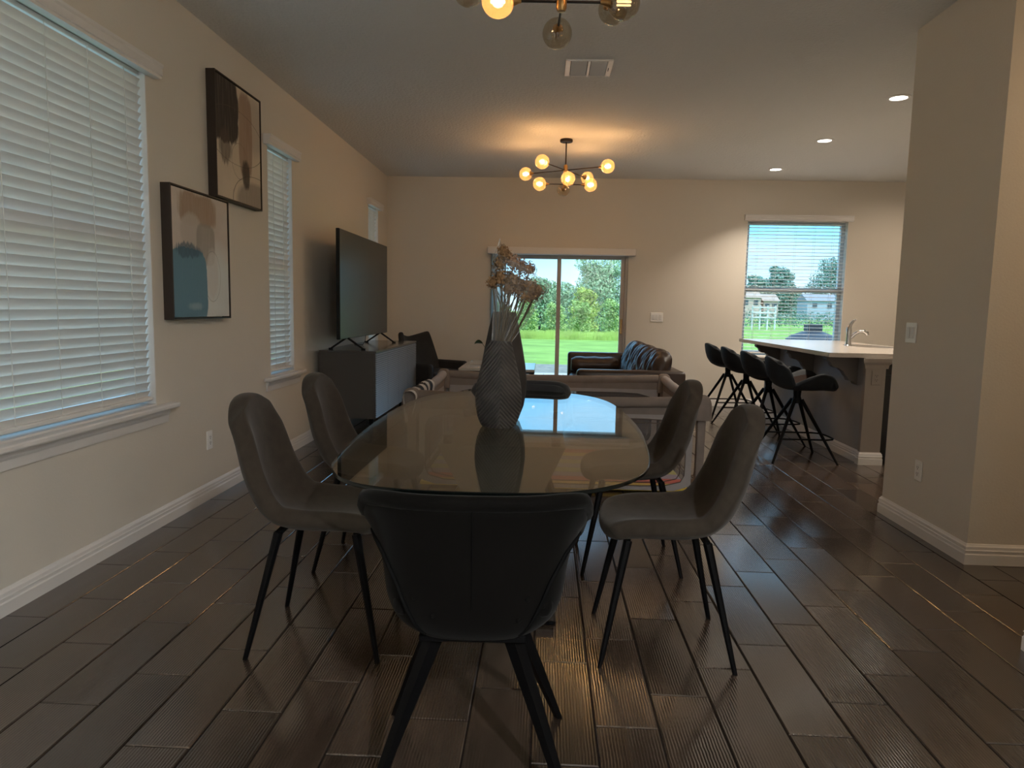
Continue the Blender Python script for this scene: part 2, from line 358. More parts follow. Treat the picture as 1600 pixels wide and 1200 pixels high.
def thing(name, label, cat, loc=(0, 0, 0), rz=0.0, group=None):
    o = bpy.data.objects.new(name, None); COL.objects.link(o); o.location = loc; o.rotation_euler = (0, 0, rz); o.empty_display_size = 0.1
    return tag(o, label, cat, group)
def subsurf(o, lv=2, thick=0.0, off=0.0):
    if thick:
        m = o.modifiers.new('thickness', 'SOLIDIFY'); m.thickness = thick; m.offset = off
    m = o.modifiers.new('smooth', 'SUBSURF'); m.levels = lv; m.render_levels = lv
    o.data.shade_smooth()
    return o
def copy_tree(o, parent=None):
    c = o.copy(); COL.objects.link(c)
    if parent is not None: c.parent = parent
    for ch in [k for k in bpy.data.objects if k.parent == o]: copy_tree(ch, c)
    return c
def struct(o): o['kind'] = 'structure'; return o
def lerp(a, b, t): return a + (b - a) * t
def curve(pts, t):
    """piecewise smooth interpolation of (t, value...) rows"""
    for i in range(len(pts) - 1):
        if t <= pts[i + 1][0] or i == len(pts) - 2:
            a, b = pts[i], pts[i + 1]; u = min(1, max(0, (t - a[0]) / (b[0] - a[0])))
            return [lerp(a[k], b[k], u) for k in range(1, len(a))]

# ================================================================ ROOM SHELL
LW, BW, CZ, RX = -2.13, 9.53, 2.95, 2.18
WZ0, WZ1 = 0.69, 2.45
WINS = [(1.75, 3.79), (5.43, 5.96), (8.52, 9.02)]
TH = 0.16
mb = MB(); ys = [-2.6] + [q for w in WINS for q in w] + [BW + TH]
for i in range(0, len(ys), 2): mb.box((LW - TH, ys[i], -0.1), (LW, ys[i + 1], CZ + 0.1))
for (a, b) in WINS:
    mb.box((LW - TH, a, -0.1), (LW, b, WZ0)); mb.box((LW - TH, a, WZ1), (LW, b, CZ + 0.1))
struct(mb.build('wall_left', MAT['wall']))
SX0, SX1, SZ1 = -0.74, 1.08, 2.0          # sliding door opening
KX0, KX1 = 2.60, 3.89                      # kitchen window opening
mb = MB()
mb.box((LW, BW, -0.1), (SX0, BW + TH, CZ + 0.1)); mb.box((SX0, BW, SZ1), (SX1, BW + TH, CZ + 0.1))
mb.box((SX1, BW, -0.1), (KX0, BW + TH, CZ + 0.1)); mb.box((KX1, BW, -0.1), (6.3, BW + TH, CZ + 0.1))
mb.box((KX0, BW, -0.1), (KX1, BW + TH, WZ0)); mb.box((KX0, BW, WZ1), (KX1, BW + TH, CZ + 0.1))
struct(mb.build('wall_back', MAT['wall']))
struct(MB().box((RX, 3.62, 0), (6.3, 4.54, CZ)).build('wall_right', MAT['wall']))
struct(MB().box((1.86, -2.6, 0), (6.3, 2.655, CZ)).build('wall_right_near', MAT['wall']))
struct(MB().box((6.3, -2.6, -0.1), (6.46, BW + TH, CZ + 0.1)).build('wall_kitchen', MAT['wall']))
struct(MB().box((LW, -2.76, -0.1), (6.3, -2.6, CZ + 0.1)).build('wall_front', MAT['wall']))
struct(MB().box((LW - TH, -2.76, CZ), (6.46, BW + TH, CZ + 0.12)).build('ceiling', MAT['ceiling']))
flo = struct(MB().box((LW, -2.6, -0.12), (6.3, BW, -0.0035)).build('floor', MAT['grout']))

# floor tiles: staggered by a third, long side along the room
PX, PY, X0, Y0 = 0.193, 0.577, 0.184, 2.045
GR = 0.0045
tl = MB(); w, h = PX - GR, PY - GR
bm_ = 0.003
tl.add([(bm_, bm_, 0), (w - bm_, bm_, 0), (w - bm_, h - bm_, 0), (bm_, h - bm_, 0), (0, 0, -0.003), (w, 0, -0.003), (w, h, -0.003), (0, h, -0.003), (0, 0, -0.008), (w, 0, -0.008), (w, h, -0.008), (0, h, -0.008)],
       [(0, 1, 2, 3), (0, 4, 5, 1), (1, 5, 6, 2), (2, 6, 7, 3), (3, 7, 4, 0), (4, 8, 9, 5), (5, 9, 10, 6), (6, 10, 11, 7), (7, 11, 8, 4)])
tile_me = tl.mesh('tile', MAT['tile'])
cells = []
for j in range(-13, 33):
    x = X0 + j * PX
    for i in range(-10, 16):
        y = Y0 + PX * j % PY + i * PY
        x0, x1, y0, y1 = max(x, LW + 0.001), min(x + w, 6.29), max(y, -2.59), min(y + h, BW - 0.001)
        if x1 - x0 < 0.015 or y1 - y0 < 0.02: continue
        if (y0 > 3.62 and y1 < 4.54 and x0 > RX) or (y1 < 2.655 and x0 > 1.86): continue      # wholly under a wall
        cells.append((x0, x1, y0, y1))
def seen(c):
    x, y = (c[0] + c[1]) / 2, (c[2] + c[3]) / 2
    if y < 1.45 or abs(x - 0.04 * y + 0.0) > 0.80 * y + 0.25: return False
    if x > 2.2 and y < 4.6: return False
    if x > 2.62 and y > 6: return False
    if x > 2.18 * y / 4.54 + 0.1 and y > 4.54: return False
    return True
vis = sorted([c for c in cells if seen(c)], key=lambda c: c[2] ** 2 + c[0] ** 2 * 0.3)
one = vis[:298]; ones = set(one)
rest = MB()
for c in cells:
    if c in ones:
        o = bpy.data.objects.new('tile', tile_me); COL.objects.link(o); o.parent = flo
        o.location = (c[0], c[2], 0); o.scale = ((c[1] - c[0]) / w, (c[3] - c[2]) / h, 1)
    else:
        rest.add([(c[0], c[2], 0), (c[1], c[2], 0), (c[1], c[3], 0), (c[0], c[3], 0), (c[0], c[2], -0.008), (c[1], c[2], -0.008), (c[1], c[3], -0.008), (c[0], c[3], -0.008)],
                 [(0, 1, 2, 3), (0, 4, 5, 1), (1, 5, 6, 2), (2, 6, 7, 3), (3, 7, 4, 0)])
tag(rest.build('remaining_tiles', MAT['tile'], flo), kind='stuff')

# baseboards: stepped profile (out, up)
PROF = [(0, 0), (0.017, 0), (0.017, 0.052), (0.0135, 0.058), (0.0135, 0.070), (0.0165, 0.073), (0.0135, 0.078), (0.0125, 0.092), (0.008, 0.098), (0.004, 0.106), (0, 0.106)]
def profile_run(name, p0, p1, out, mat, prof=PROF, z=0.0, parent=None, m0=0, m1=0):
    p0 = Vector((*p0, z)); p1 = Vector((*p1, z)); d = (p1 - p0).normalized(); out = Vector((*out, 0))
    n = len(prof)
    vs = [p0 + out * a + Vector((0, 0, b)) - d * (a * m0) for a, b in prof] + [p1 + out * a + Vector((0, 0, b)) + d * (a * m1) for a, b in prof]
    fs = [tuple(range(n)), tuple(range(2 * n - 1, n - 1, -1))] + [(k, (k + 1) % n, n + (k + 1) % n, n + k) for k in range(n)]
    mbx = MB(); mbx.add(vs, fs); return mbx.build(name, mat, parent)
struct(profile_run('baseboard_left', (LW, -2.6), (LW, BW), (1, 0), MAT['trim']))
struct(profile_run('baseboard_back', (LW, BW), (SX0 - 0.02, BW), (0, -1), MAT['trim']))
struct(profile_run('baseboard_back', (SX1 + 0.03, BW), (6.3, BW), (0, -1), MAT['trim']))
struct(profile_run('baseboard_right', (RX, 3.62), (RX, 4.54), (-1, 0), MAT['trim'], m0=1, m1=1))
struct(profile_run('baseboard_right', (RX, 3.62), (6.3, 3.62), (0, -1), MAT['trim'], m0=1))
struct(profile_run('baseboard_right', (RX, 4.54), (6.3, 4.54), (0, 1), MAT['trim'], m0=1))
struct(profile_run('baseboard_right_near', (1.86, -2.6), (1.86, 2.655), (-1, 0), MAT['trim'], m1=1))
struct(profile_run('baseboard_right_near', (1.86, 2.655), (6.3, 2.655), (0, 1), MAT['trim'], m0=1))

# ---------------------------------------------------------------- windows
def slat_mesh(length, width=0.05):
    """slat along local X, cross-section in YZ slightly crowned"""
    pr = []
    for k in range(5):
        u = k / 4 - 0.5; pr.append((u * width, 0.004 * (1 - (2 * u) ** 2) - 0.002))
    vs = []; n = 5
    for x in (-length / 2, length / 2):
        for (y, z) in pr: vs.append((x, y, z + 0.0012))
        for (y, z) in reversed(pr): vs.append((x, y, z - 0.0012))
    q = 2 * n; fs = [tuple(range(q)), tuple(range(2 * q - 1, q - 1, -1))] + [(k, (k + 1) % q, q + (k + 1) % q, q + k) for k in range(q)]
    b = MB(); b.add(vs, fs); return b.mesh('slat', MAT['slat'], True, 50)
def window(idx, centre, half, rz, label, tilt, n_cords, gap_top=0.0, group=None, vx=0.075):
    """centre = point on the wall face, local X along the wall, local +Y into the room"""
    w = struct(bpy.data.objects.new('window_%d' % idx, None)); COL.objects.link(w); w.location = (*centre, 0); w.rotation_euler = (0, 0, rz)
    fr = MB(); t = 0.055; y0, y1 = -0.15, -0.09
    fr.box((-half, y0, WZ0), (-half + t, y1, WZ1), 0.004); fr.box((half - t, y0, WZ0), (half, y1, WZ1), 0.004)
    fr.box((-half + t, y0, WZ0), (half - t, y1, WZ0 + t), 0.004); fr.box((-half + t, y0, WZ1 - t), (half - t, y1, WZ1), 0.004)
    fr.build('frame', MAT['vinyl'], w)
    zm = 1.555
    MB().box((-half + t, y0 - 0.005, zm - 0.03), (half - t, y1 + 0.01, zm + 0.03), 0.004).build('meeting_rail', MAT['vinyl'], w)
    for a, b in ((WZ0 + t, zm - 0.03), (zm + 0.03, WZ1 - t)):
        MB().add([(-half + t, -0.12, a), (half - t, -0.12, a), (half - t, -0.12, b), (-half + t, -0.12, b)], [(0, 1, 2, 3)]).build('pane', MAT['pane'], w)
    rv = MB()
    rv.box((-half - 0.001, -0.09, WZ0 - 0.001), (-half + 0.006, -0.001, WZ1)); rv.box((half - 0.006, -0.09, WZ0 - 0.001), (half + 0.001, -0.001, WZ1))
    rv.build('jamb_lining', MAT['trim'], w)
    sl = MB(); sl.box((-half - 0.145, 0.0005, WZ0 - 0.034), (half + 0.145, 0.06, WZ0 - 0.004), 0.008, 2); sl.box((-half, -0.09, WZ0 - 0.02), (half, 0.001, WZ0 + 0.004))
    sl.build('sill', MAT['trim'], w)
    pr = [(0, -0.115), (0.010, -0.115), (0.013, -0.075), (0.022, -0.06), (0.024, -0.036), (0.0, -0.036)]
    profile_run('apron', (-half - 0.10, 0.0005), (half + 0.10, 0.0005), (0, 1), MAT['trim'], pr, WZ0 + 0.002, w)
    # the blind
    bl = thing('window_blind', label, 'blind', (*centre, 0), rz, group)
    va = [(0, 0), (0.045, 0), (0.048, 0.012), (0.053, 0.016), (0.053, 0.052), (0.060, 0.062), (0.060, 0.074), (0, 0.074)]
    profile_run('valance', (-half - vx, 0.0005), (half + vx, 0.0005), (0, 1), MAT['trim'], va, 2.437, bl)
    hl = half - 0.012
    MB().box((-hl, -0.075, 2.428), (hl, -0.03, 2.4495), 0.003).build('head_rail', MAT['slat'], bl)
    me = slat_mesh(2 * hl)
    pitch = 0.0445; z = 2.424 - gap_top - 0.024; yc = -0.036
    zb = WZ0 + 0.045
    k = 0
    while z > zb + 0.010:
        o = bpy.data.objects.new('slat', me); COL.objects.link(o); o.parent = bl
        o.location = (0, yc, z); o.rotation_euler = (tilt + R.uniform(-0.03, 0.03), R.uniform(-0.002, 0.002), 0)
        z -= pitch
    MB().box((-hl, yc - 0.025, zb - 0.02), (hl, yc + 0.025, zb), 0.004).build('bottom_rail', MAT['slat'], bl)
    for i in range(n_cords):
        x = lerp(-hl + 0.16, hl - 0.14, i / max(1, n_cords - 1))
        c = MB(); q = 0.031 if abs(tilt) < 0.5 else 0.022
        c.tube([(x, yc + q, 2.43), (x, yc + q, zb)], 0.0016, 5); c.tube([(x, yc - q, 2.43), (x, yc - q, zb)], 0.0016, 5)
        c.build('ladder_cord', MAT['cord'], bl)
    return bl
T = math.radians(67)
labels = ['closed white slatted blind in the large window, nearest along the wall of pictures',
          'closed white slatted blind in the narrow window between the pictures and the television',
          'closed white slatted blind in the small window half hidden behind the television']
for i, (a, b) in enumerate(WINS):
    bl = window(i + 1, (LW, (a + b) / 2), (b - a) / 2, -PI / 2, labels[i], T, 7 if i == 0 else 2, gap_top=0.008)
wb = window(4, ((KX0 + KX1) / 2, BW), (KX1 - KX0) / 2, PI, 'open white slatted blind in the kitchen window above the bar', math.radians(2), 5, vx=0.045)
# ---------------------------------------------------------------- sliding door
d = struct(bpy.data.objects.new('door_1', None)); COL.objects.link(d); d.location = (0, BW, 0)
fr = MB(); fr.box((SX0, 0.02, 0.02), (SX0 + 0.04, 0.12, SZ1), 0.004); fr.box((SX1 - 0.035, 0.02, 0.02), (SX1, 0.12, SZ1), 0.004)
fr.box((SX0 + 0.04, 0.02, SZ1 - 0.04), (SX1 - 0.035, 0.12, SZ1), 0.004); fr.box((SX0, 0.0, -0.003), (SX1, 0.13, 0.02), 0.003)
fr.build('frame', MAT['alum'], d)
def sash(x0, x1, y, fw):
    s = MB(); z0, z1 = 0.022, SZ1 - 0.042
    s.box((x0, y, z0), (x0 + fw, y + 0.03, z1), 0.003); s.box((x1 - fw, y, z0), (x1, y + 0.03, z1), 0.003)
    s.box((x0 + fw, y, z0), (x1 - fw, y + 0.03, z0 + 0.07), 0.003); s.box((x0 + fw, y, z1 - 0.05), (x1 - fw, y + 0.03, z1), 0.003)
    so = s.build('sash', MAT['alum'], d)
    MB().add([(x0 + fw, y + 0.015, z0), (x1 - fw, y + 0.015, z0), (x1 - fw, y + 0.015, z1), (x0 + fw, y + 0.015, z1)], [(0, 1, 2, 3)]).build('pane', MAT['pane'], so)
    return so
sash(SX0 + 0.04, 0.20, 0.08, 0.05)
s2 = sash(0.145, SX1 - 0.036, 0.04, 0.055)
hd = MB(); hd.box((SX1 - 0.082, 0.012, 0.93), (SX1 - 0.055, 0.04, 1.13), 0.006, 2); hd.build('handle', MAT['brass'], s2)
vb = thing('vertical_blind', 'drawn-back vertical vane blind under the white valance of the sliding glass door', 'blind', (SX0, BW, 0))
va = MB(); va.box((-0.035, -0.115, 1.955), (1.905, -0.003, 2.045), 0.006); va.build('valance', MAT['trim'], vb)
vm = MB().grid(lambda u, v: (0.045 * (v - 0.5) * 2, 0.006 * math.sin(PI * v), 0.04 + u * 1.91), 6, 4).mesh('vane', MAT['vane'], True, 180)
for k in range(6):
    o = bpy.data.objects.new('vane', vm); COL.objects.link(o); o.parent = vb; o.location = (0.035 + k * 0.030, -0.065, 0); o.rotation_euler = (0.0, R.uniform(-0.012, 0.012), math.radians(62 + R.uniform(-12, 12)))

# ---------------------------------------------------------------- electrical plates
def plate(name, label, loc, rz, n, kind):
    """local +Y out of the wall; kind 'switch' or 'outlet'"""
    w = 0.075 if n == 1 else 0.118 if n == 2 else 0.165
    t = thing(name, label, 'wall plate', loc, rz)
    MB().box((-w / 2, 0.0002, -0.06), (w / 2, 0.007, 0.06), 0.003).build('cover_plate', MAT['plate'], t)
    for k in range(n):
        x = (k - (n - 1) / 2) * 0.046
        if kind == 'switch':
            MB().box((x - 0.0165, 0.007, -0.034), (x + 0.0165, 0.0115, 0.034), 0.002).build('rocker', MAT['trim'], t)
        else:
            so = MB().box((x - 0.0175, 0.007, -0.035), (x + 0.0175, 0.0095, 0.035), 0.002).build('socket_face', MAT['plate'], t)
            s_ = MB()
            for zc in (-0.018, 0.018):
                s_.box((x - 0.009, 0.0095, zc - 0.003), (x - 0.006, 0.0100, zc + 0.008)); s_.box((x + 0.006, 0.0095, zc - 0.003), (x + 0.009, 0.0100, zc + 0.008)); s_.box((x - 0.003, 0.0095, zc - 0.012), (x + 0.003, 0.0100, zc - 0.006))
            s_.build('slots', MAT['slot'], so)
    return t
plate('light_switch', 'white triple rocker switch on the back wall by the sliding door', (1.478, BW, 1.165), PI, 3, 'switch')
plate('light_switch', 'white double rocker switch on the wall end beside the kitchen', (RX, 4.335, 1.155), PI / 2, 2, 'switch')
plate('power_outlet', 'white power outlet low on the wall end beside the kitchen', (RX, 4.13, 0.367), PI / 2, 1, 'outlet')
plate('power_outlet', 'white power outlet low on the wall under the framed pictures', (LW, 4.385, 0.378), -PI / 2, 1, 'outlet')

# ---------------------------------------------------------------- pictures
def picture(name, label, y0, y1, z0, z1, mat):
    t = thing(name, label, 'picture', (LW, y0, z0)); w, h, d_ = y1 - y0, z1 - z0, 0.058
    f = MB(); b = 0.008
    f.box((0.001, 0, 0), (d_, b, h)); f.box((0.001, w - b, 0), (d_, w, h)); f.box((0.001, b, 0), (d_, w - b, b)); f.box((0.001, b, h - b), (d_, w - b, h))
    f.build('frame', MAT['frame_wood'], t)
    c = MB(); g = 0.014; c.box((0.004, g, g), (d_ - 0.006, w - g, h - g)); c.build('canvas', mat, t)
BEI = (0.68, 0.58, 0.46)
A1 = art_mat('abstract_black_tan', BEI, [
    ('blob', 0.88, 0.72, 0.30, 0.28, 0.6, 0.5, (0.50, 0.43, 0.36), 0.8),
    ('block', 0.64, 0.60, 0.16, 0.38, 0.45, 0.9, (0.36, 0.24, 0.17), 0.85),
    ('block', 0.14, 0.76, 0.36, 0.30, 0.25, 1.1, (0.060, 0.048, 0.042), 1.0),
    ('blob', 0.20, 0.44, 0.14, 0.16, 0.5, 1.6, (0.10, 0.075, 0.06), 0.7),
    ('blob', 0.88, 0.04, 0.50, 0.20, 0.35, 0.3, (0.33, 0.28, 0.23), 0.8),
    ('ring', 0.90, 0.04, 0.56, 0.24, 0.04, 0.06, (0.10, 0.075, 0.06), 0.8),
    ('ring', 0.50, 0.36, 0.17, 0.15, 0.06, 0.06, (0.20, 0.15, 0.11), 0.7),
    ('ring', 0.44, 0.55, 0.62, 0.23, 0.035, 0.06, (0.12, 0.09, 0.07), 0.7),
    ('blob', 0.64, 0.28, 0.10, 0.14, 0.5, 1.4, (0.07, 0.055, 0.045), 0.9)], 0.71, 0.78)
A2 = art_mat('abstract_blue_tan', (0.68, 0.61, 0.55), [
    ('blob', 0.75, 0.25, 0.50, 0.40, 0.8, 0.3, (0.74, 0.80, 0.80), 0.9),
    ('block', 0.44, 0.84, 0.34, 0.13, 0.6, 1.3, (0.40, 0.28, 0.19), 0.85),
    ('blob', 0.33, 0.66, 0.20, 0.16, 0.4, 0.4, (0.58, 0.52, 0.46), 0.9),
    ('block', 0.57, 0.58, 0.17, 0.17, 0.35, 0.5, (0.37, 0.33, 0.29), 0.8),
    ('blob', 0.68, 0.36, 0.13, 0.22, 0.5, 0.3, (0.68, 0.68, 0.66), 0.8),
    ('ring', 0.68, 0.34, 0.15, 0.20, 0.05, 0.1, (0.22, 0.22, 0.22), 0.6),
    ('block', 0.27, 0.24, 0.31, 0.30, 0.10, 0.7, (0.15, 0.29, 0.38), 1.05),
    ('blob', 0.27, 0.52, 0.22, 0.06, 0.5, 2.4, (0.07, 0.13, 0.18), 0.75),
    ('blob', 0.36, 0.10, 0.15, 0.04, 0.7, 1.2, (0.40, 0.52, 0.58), 0.5)], 0.72, 0.77)
picture('framed_picture', 'dark framed abstract canvas in black and tan strokes, higher of the two', 4.465, 5.18, 1.917, 2.69, A1)
picture('framed_picture', 'dark framed abstract canvas with a blue brush block, lower of the two', 3.895, 4.62, 1.152, 1.906, A2)

# ---------------------------------------------------------------- ceiling vent and recessed lights
v = thing('ceiling_vent', 'white square air register in the ceiling between the two chandeliers', 'vent', (0.262, 5.225, CZ))
fr = MB(); a = 0.165
fr.box((-a, -a, -0.012), (-a + 0.038, a, -0.0005), 0.003); fr.box((a - 0.038, -a, -0.012), (a, a, -0.0005), 0.003)
fr.box((-a + 0.038, -a, -0.012), (a - 0.038, -a + 0.012, -0.0005), 0.003); fr.box((-a + 0.038, a - 0.012, -0.012), (a - 0.038, a, -0.0005), 0.003)
fr.build('frame', MAT['trim'], v)
MB().box((-0.008, -a + 0.012, -0.014), (0.008, a - 0.012, -0.001)).build('divider', MAT['trim'], v)
MB().box((-a + 0.02, -a + 0.01, -0.003), (a - 0.02, a - 0.01, -0.0008)).build('duct_opening', MAT['slot'], v)
lm = MB().box((-0.055, -0.0065, -0.0012), (0.055, 0.0065, 0.0012)).mesh('louver', MAT['trim'])
for k in range(15):
    for sx_ in (-1, 1):
        o = bpy.data.objects.new('louver', lm); COL.objects.link(o); o.parent = v; o.location = (sx_ * 0.0685, -a + 0.026 + k * 0.0195, -0.010); o.rotation_euler = (math.radians(-30), 0, 0)
MB().box((0.137, -0.02, -0.02), (0.141, 0.03, -0.012), 0.001).build('damper_lever', MAT['slot'], v)

def can(label, x, y, power=None, tone=None, spread=108):
    t = thing('recessed_light', label, 'ceiling light', (x, y, CZ))
    MB().lathe([(0.062, -0.001), (0.086, -0.001), (0.088, -0.006), (0.066, -0.010), (0.062, -0.004)], 28, cap=False).build('trim_ring', MAT['trim'], t, True)
    MB().lathe([(0.001, -0.004), (0.062, -0.004)], 28, cap=False).build('lens', MAT['can_lens'], t)
    l = light('can_lamp', 'AREA', (0, 0, -0.03), power or P_CAN, tone or CANC, shape='DISK', size=0.12, spread=math.radians(spread)); l.parent = t
    return t
can('lit recessed ceiling light nearest the wall end, first of three in the row', 2.72, 5.89)
can('lit recessed ceiling light over the bar, the middle one of three', 2.70, 7.32)
can('lit recessed ceiling light closest to the back wall, last of three in the row', 2.69, 8.78)

# ---------------------------------------------------------------- chandeliers
def chandelier(label, x, y, lit):
    t = thing('chandelier', label, 'chandelier', (x, y, CZ))
    MB().lathe([(0.001, -0.0005), (0.062, -0.0005), (0.064, -0.006), (0.064, -0.022), (0.060, -0.027), (0.001, -0.027)], 24, cap=False).build('ceiling_canopy', MAT['bronze'], t, True)
    MB().tube([(0, 0, -0.025), (0, 0, -0.26)], 0.007, 10).build('rod', MAT['bronze'], t, True)
    hz1, hz2 = -0.30, -0.44
    hb = MB(); hb.lathe([(0.002, -0.25), (0.016, -0.25), (0.022, -0.262), (0.022, -0.335), (0.016, -0.345), (0.012, -0.35), (0.012, -0.40), (0.019, -0.405), (0.022, -0.415), (0.022, -0.470), (0.016, -0.482), (0.001, -0.484)], 18, cap=False)
    hb.build('hub', MAT['brass'], t, True)
    bars = [((-0.235, -0.40), (0.245, 0.44), hz1), ((-0.41, 0.24), (0.405, -0.215), hz1), ((-0.26, 0.0), (0.255, 0.02), hz2), ((0.018, -0.32), (-0.012, 0.35), hz2)]
    gi = 0
    for (p, q, z) in bars:
        b = MB(); dx, dy = q[0] - p[0], q[1] - p[1]; ln = math.hypot(dx, dy); ux, uy = dx / ln, dy / ln
        b.tube([(p[0] + ux * 0.08, p[1] + uy * 0.08, z), (q[0] - ux * 0.08, q[1] - uy * 0.08, z)], 0.0055, 8)
        arm = b.build('arm', MAT['bronze'], t, True)
        for (c, s) in ((p, 1), (q, -1)):
            fx, fy = ux * s, uy * s
            cu = MB(); C0 = Vector((c[0] + fx * 0.095, c[1] + fy * 0.095, z)); dr = Vector((-fx, -fy, 0))
            cu.tube([C0, C0 + dr * 0.012, C0 + dr * 0.040], [0.008, 0.011, 0.024], 14)
            cu.build('socket_cup', MAT['brass'], t, True)
            state = lit[gi]
            g = MB().ball((c[0], c[1], z), 0.068, 20, 14).build('globe', MAT['globe'] if state == 2 else MAT['globe_clear'], t, True, 180)
            fl = MB()
            for k in range(3):
                a0 = k * 2.1; sd = Vector((-fy, fx, 0)) * math.cos(a0) * 0.009 + Vector((0, 0, 1)) * math.sin(a0) * 0.009
                fl.tube([Vector((c[0], c[1], z)) + sd + dr * q_ for q_ in (-0.028, 0.030)], 0.0042, 6)
            fl.build('filament', MAT[('filament_off', 'filament_dim', 'filament_on')[state]], g)
            if state == 2:
                l = light('bulb_lamp', 'POINT', (c[0], c[1], z), P_BULB, WARM, shadow_soft_size=0.03); l.parent = t
            gi += 1
    return t
chandelier('amber globe chandelier hanging over the seating area, nearly all bulbs lit', 0.172, 7.39, [2, 2, 2, 2, 2, 2, 2, 0])
chandelier('globe chandelier over the glass dining table, cut by the top of the photo', 0.036, 3.06, [0, 0, 0, 2, 2, 1, 0, 0])
# out of view: hall lamp from its warm light; kitchen, entry lamps added as fill
can('recessed ceiling light in the hall opening on the right', 3.3, 3.15, 8, (1.0, 0.70, 0.42), 170)
can('unseen fill lamp added deep in the kitchen, nearer the wall end', 4.6, 6.3, 12, (1.0, 0.80, 0.60), 165); can('unseen fill lamp added deep in the kitchen, nearer the back wall', 4.6, 8.2, 12, (1.0, 0.80, 0.60), 165)
can('unseen fill lamp added in the entry beside the near right wall', 1.35, -1.6, 102, (0.92, 0.97, 1.0), 170)

# ================================================================ DINING SET
TX, TY = -0.165, 3.14
outl = [(-0.69, 2.33), (-0.665, 2.18), (-0.60, 2.04), (-0.50, 1.955), (-0.36, 1.918), (-0.15, 1.912), (0.05, 1.935), (0.19, 2.015), (0.29, 2.14), (0.355, 2.32), (0.395, 2.62), (0.42, 3.05), (0.405, 3.55), (0.355, 3.95), (0.24, 4.19), (0.06, 4.32), (-0.13, 4.36), (-0.36, 4.32), (-0.55, 4.18), (-0.67, 3.93), (-0.725, 3.55), (-0.735, 3.10), (-0.72, 2.66)]
def closed_spline(p, k=5):
    r = []; n = len(p)
    for i in range(n):
        a, b, c, d = [Vector(p[(i + q) % n]) for q in (-1, 0, 1, 2)]
        for s in range(k):
            t = s / k; r.append(0.5 * ((2 * b) + (c - a) * t + (2 * a - 5 * b + 4 * c - d) * t * t + (3 * b - a - 3 * c + d) * t ** 3))
    return r
tb = thing('dining_table', 'glass topped dining table on a beige tapered pedestal, vases standing on it', 'table', (TX, TY, 0))
loop = [(p.x - TX, p.y - TY) for p in closed_spline(outl)]
n = len(loop)
ins = [(x * 0.996, y * 0.998) for x, y in loop]
g = MB(); g.add([(x, y, 0.75) for x, y in ins], [tuple(range(n))]); g.add([(x, y, 0.737) for x, y in ins], [tuple(range(n - 1, -1, -1))])
top = g.build('glass_top', MAT['table_glass'], tb)
ed = MB(); ed.add([(x, y, 0.75) for x, y in ins] + [(x, y, 0.7475) for x, y in loop] + [(x, y, 0.7395) for x, y in loop] + [(x, y, 0.737) for x, y in ins],
                 [(r_ * n + k, r_ * n + (k + 1) % n, (r_ + 1) * n + (k + 1) % n, (r_ + 1) * n + k) for r_ in range(3) for k in range(n)])
ed.build('glass_rim', MAT['glass_edge'], top, True)
pd = MB()
for (z0, a0, b0, z1, a1, b1) in ((0.06, 0.19, 0.24, 0.16, 0.15, 0.20), (0.16, 0.15, 0.20, 0.45, 0.165, 0.26), (0.45, 0.165, 0.26, 0.70, 0.26, 0.40)):
    q = [(-a0, -b0, z0), (a0, -b0, z0), (a0, b0, z0), (-a0, b0, z0), (-a1, -b1, z1), (a1, -b1, z1), (a1, b1, z1), (-a1, b1, z1)]
    pd.add(q, [(0, 1, 5, 4), (1, 2, 6, 5), (2, 3, 7, 6), (3, 0, 4, 7)] + ([(4, 5, 6, 7)] if z1 == 0.70 else []) + ([(3, 2, 1, 0)] if z0 == 0.06 else []))
po = pd.build('pedestal', MAT['pedestal'], tb, loc=(0, 0.08, 0))
MB().box((-0.235, -0.42, 0.012), (0.235, 0.46, 0.06), 0.006).build('base_plate', MAT['bronze'], tb)
fm = MB().lathe([(0.001, 0), (0.022, 0), (0.024, 0.004), (0.016, 0.012), (0.001, 0.012)], 14, cap=False).mesh('foot', MAT['black_metal'], True)
sm_ = MB().lathe([(0.001, 0.70), (0.019, 0.70), (0.019, 0.725), (0.022, 0.728), (0.022, 0.7369), (0.001, 0.7369)], 16, cap=False).mesh('glass_support', MAT['bronze'], True)
for sx_ in (-1, 1):
    for sy in (-1, 1):
        o = bpy.data.objects.new('foot', fm); COL.objects.link(o); o.parent = tb; o.location = (sx_ * 0.215, 0.02 + sy * 0.42, 0)
        o = bpy.data.objects.new('glass_support', sm_); COL.objects.link(o); o.parent = tb; o.location = (sx_ * 0.222, 0.08 + sy * 0.36, 0)

# ---- shell dining chairs (local +Y is the way the sitter faces)
DC = [(0.0, -0.300, 0.925, 0.138, 0.012, -0.070), (0.07, -0.299, 0.890, 0.156, 0.018, -0.048), (0.24, -0.286, 0.785, 0.182, 0.05, 0), (0.40, -0.262, 0.655, 0.198, 0.07, 0.0),
      (0.53, -0.222, 0.55, 0.210, 0.075, 0.015), (0.63, -0.155, 0.482, 0.215, 0.04, 0.045), (0.74, -0.05, 0.460, 0.215, 0.0, 0.058), (0.87, 0.10, 0.464, 0.208, 0, 0.045), (0.94, 0.19, 0.468, 0.196, -0.018, 0.026), (1.0, 0.240, 0.457, 0.182, -0.050, 0.006)]
def shell_fn(tab, pw=2.4):
    def fn(u, v):
        f, z, hw, cf, cz = curve(tab, u); s = 2 * v - 1; k = abs(s) ** pw
        return (hw * s, f + cf * k, z + cz * k)
    return fn
def leg_mesh(top, bot, r0, r1, n=8, mat='black_metal'):
    b = MB(); a_, b_ = Vector(top), Vector(bot); b.tube([a_, lerp(a_, b_, 0.5), b_], [r0, (r0 + r1) / 2, r1], n); return b
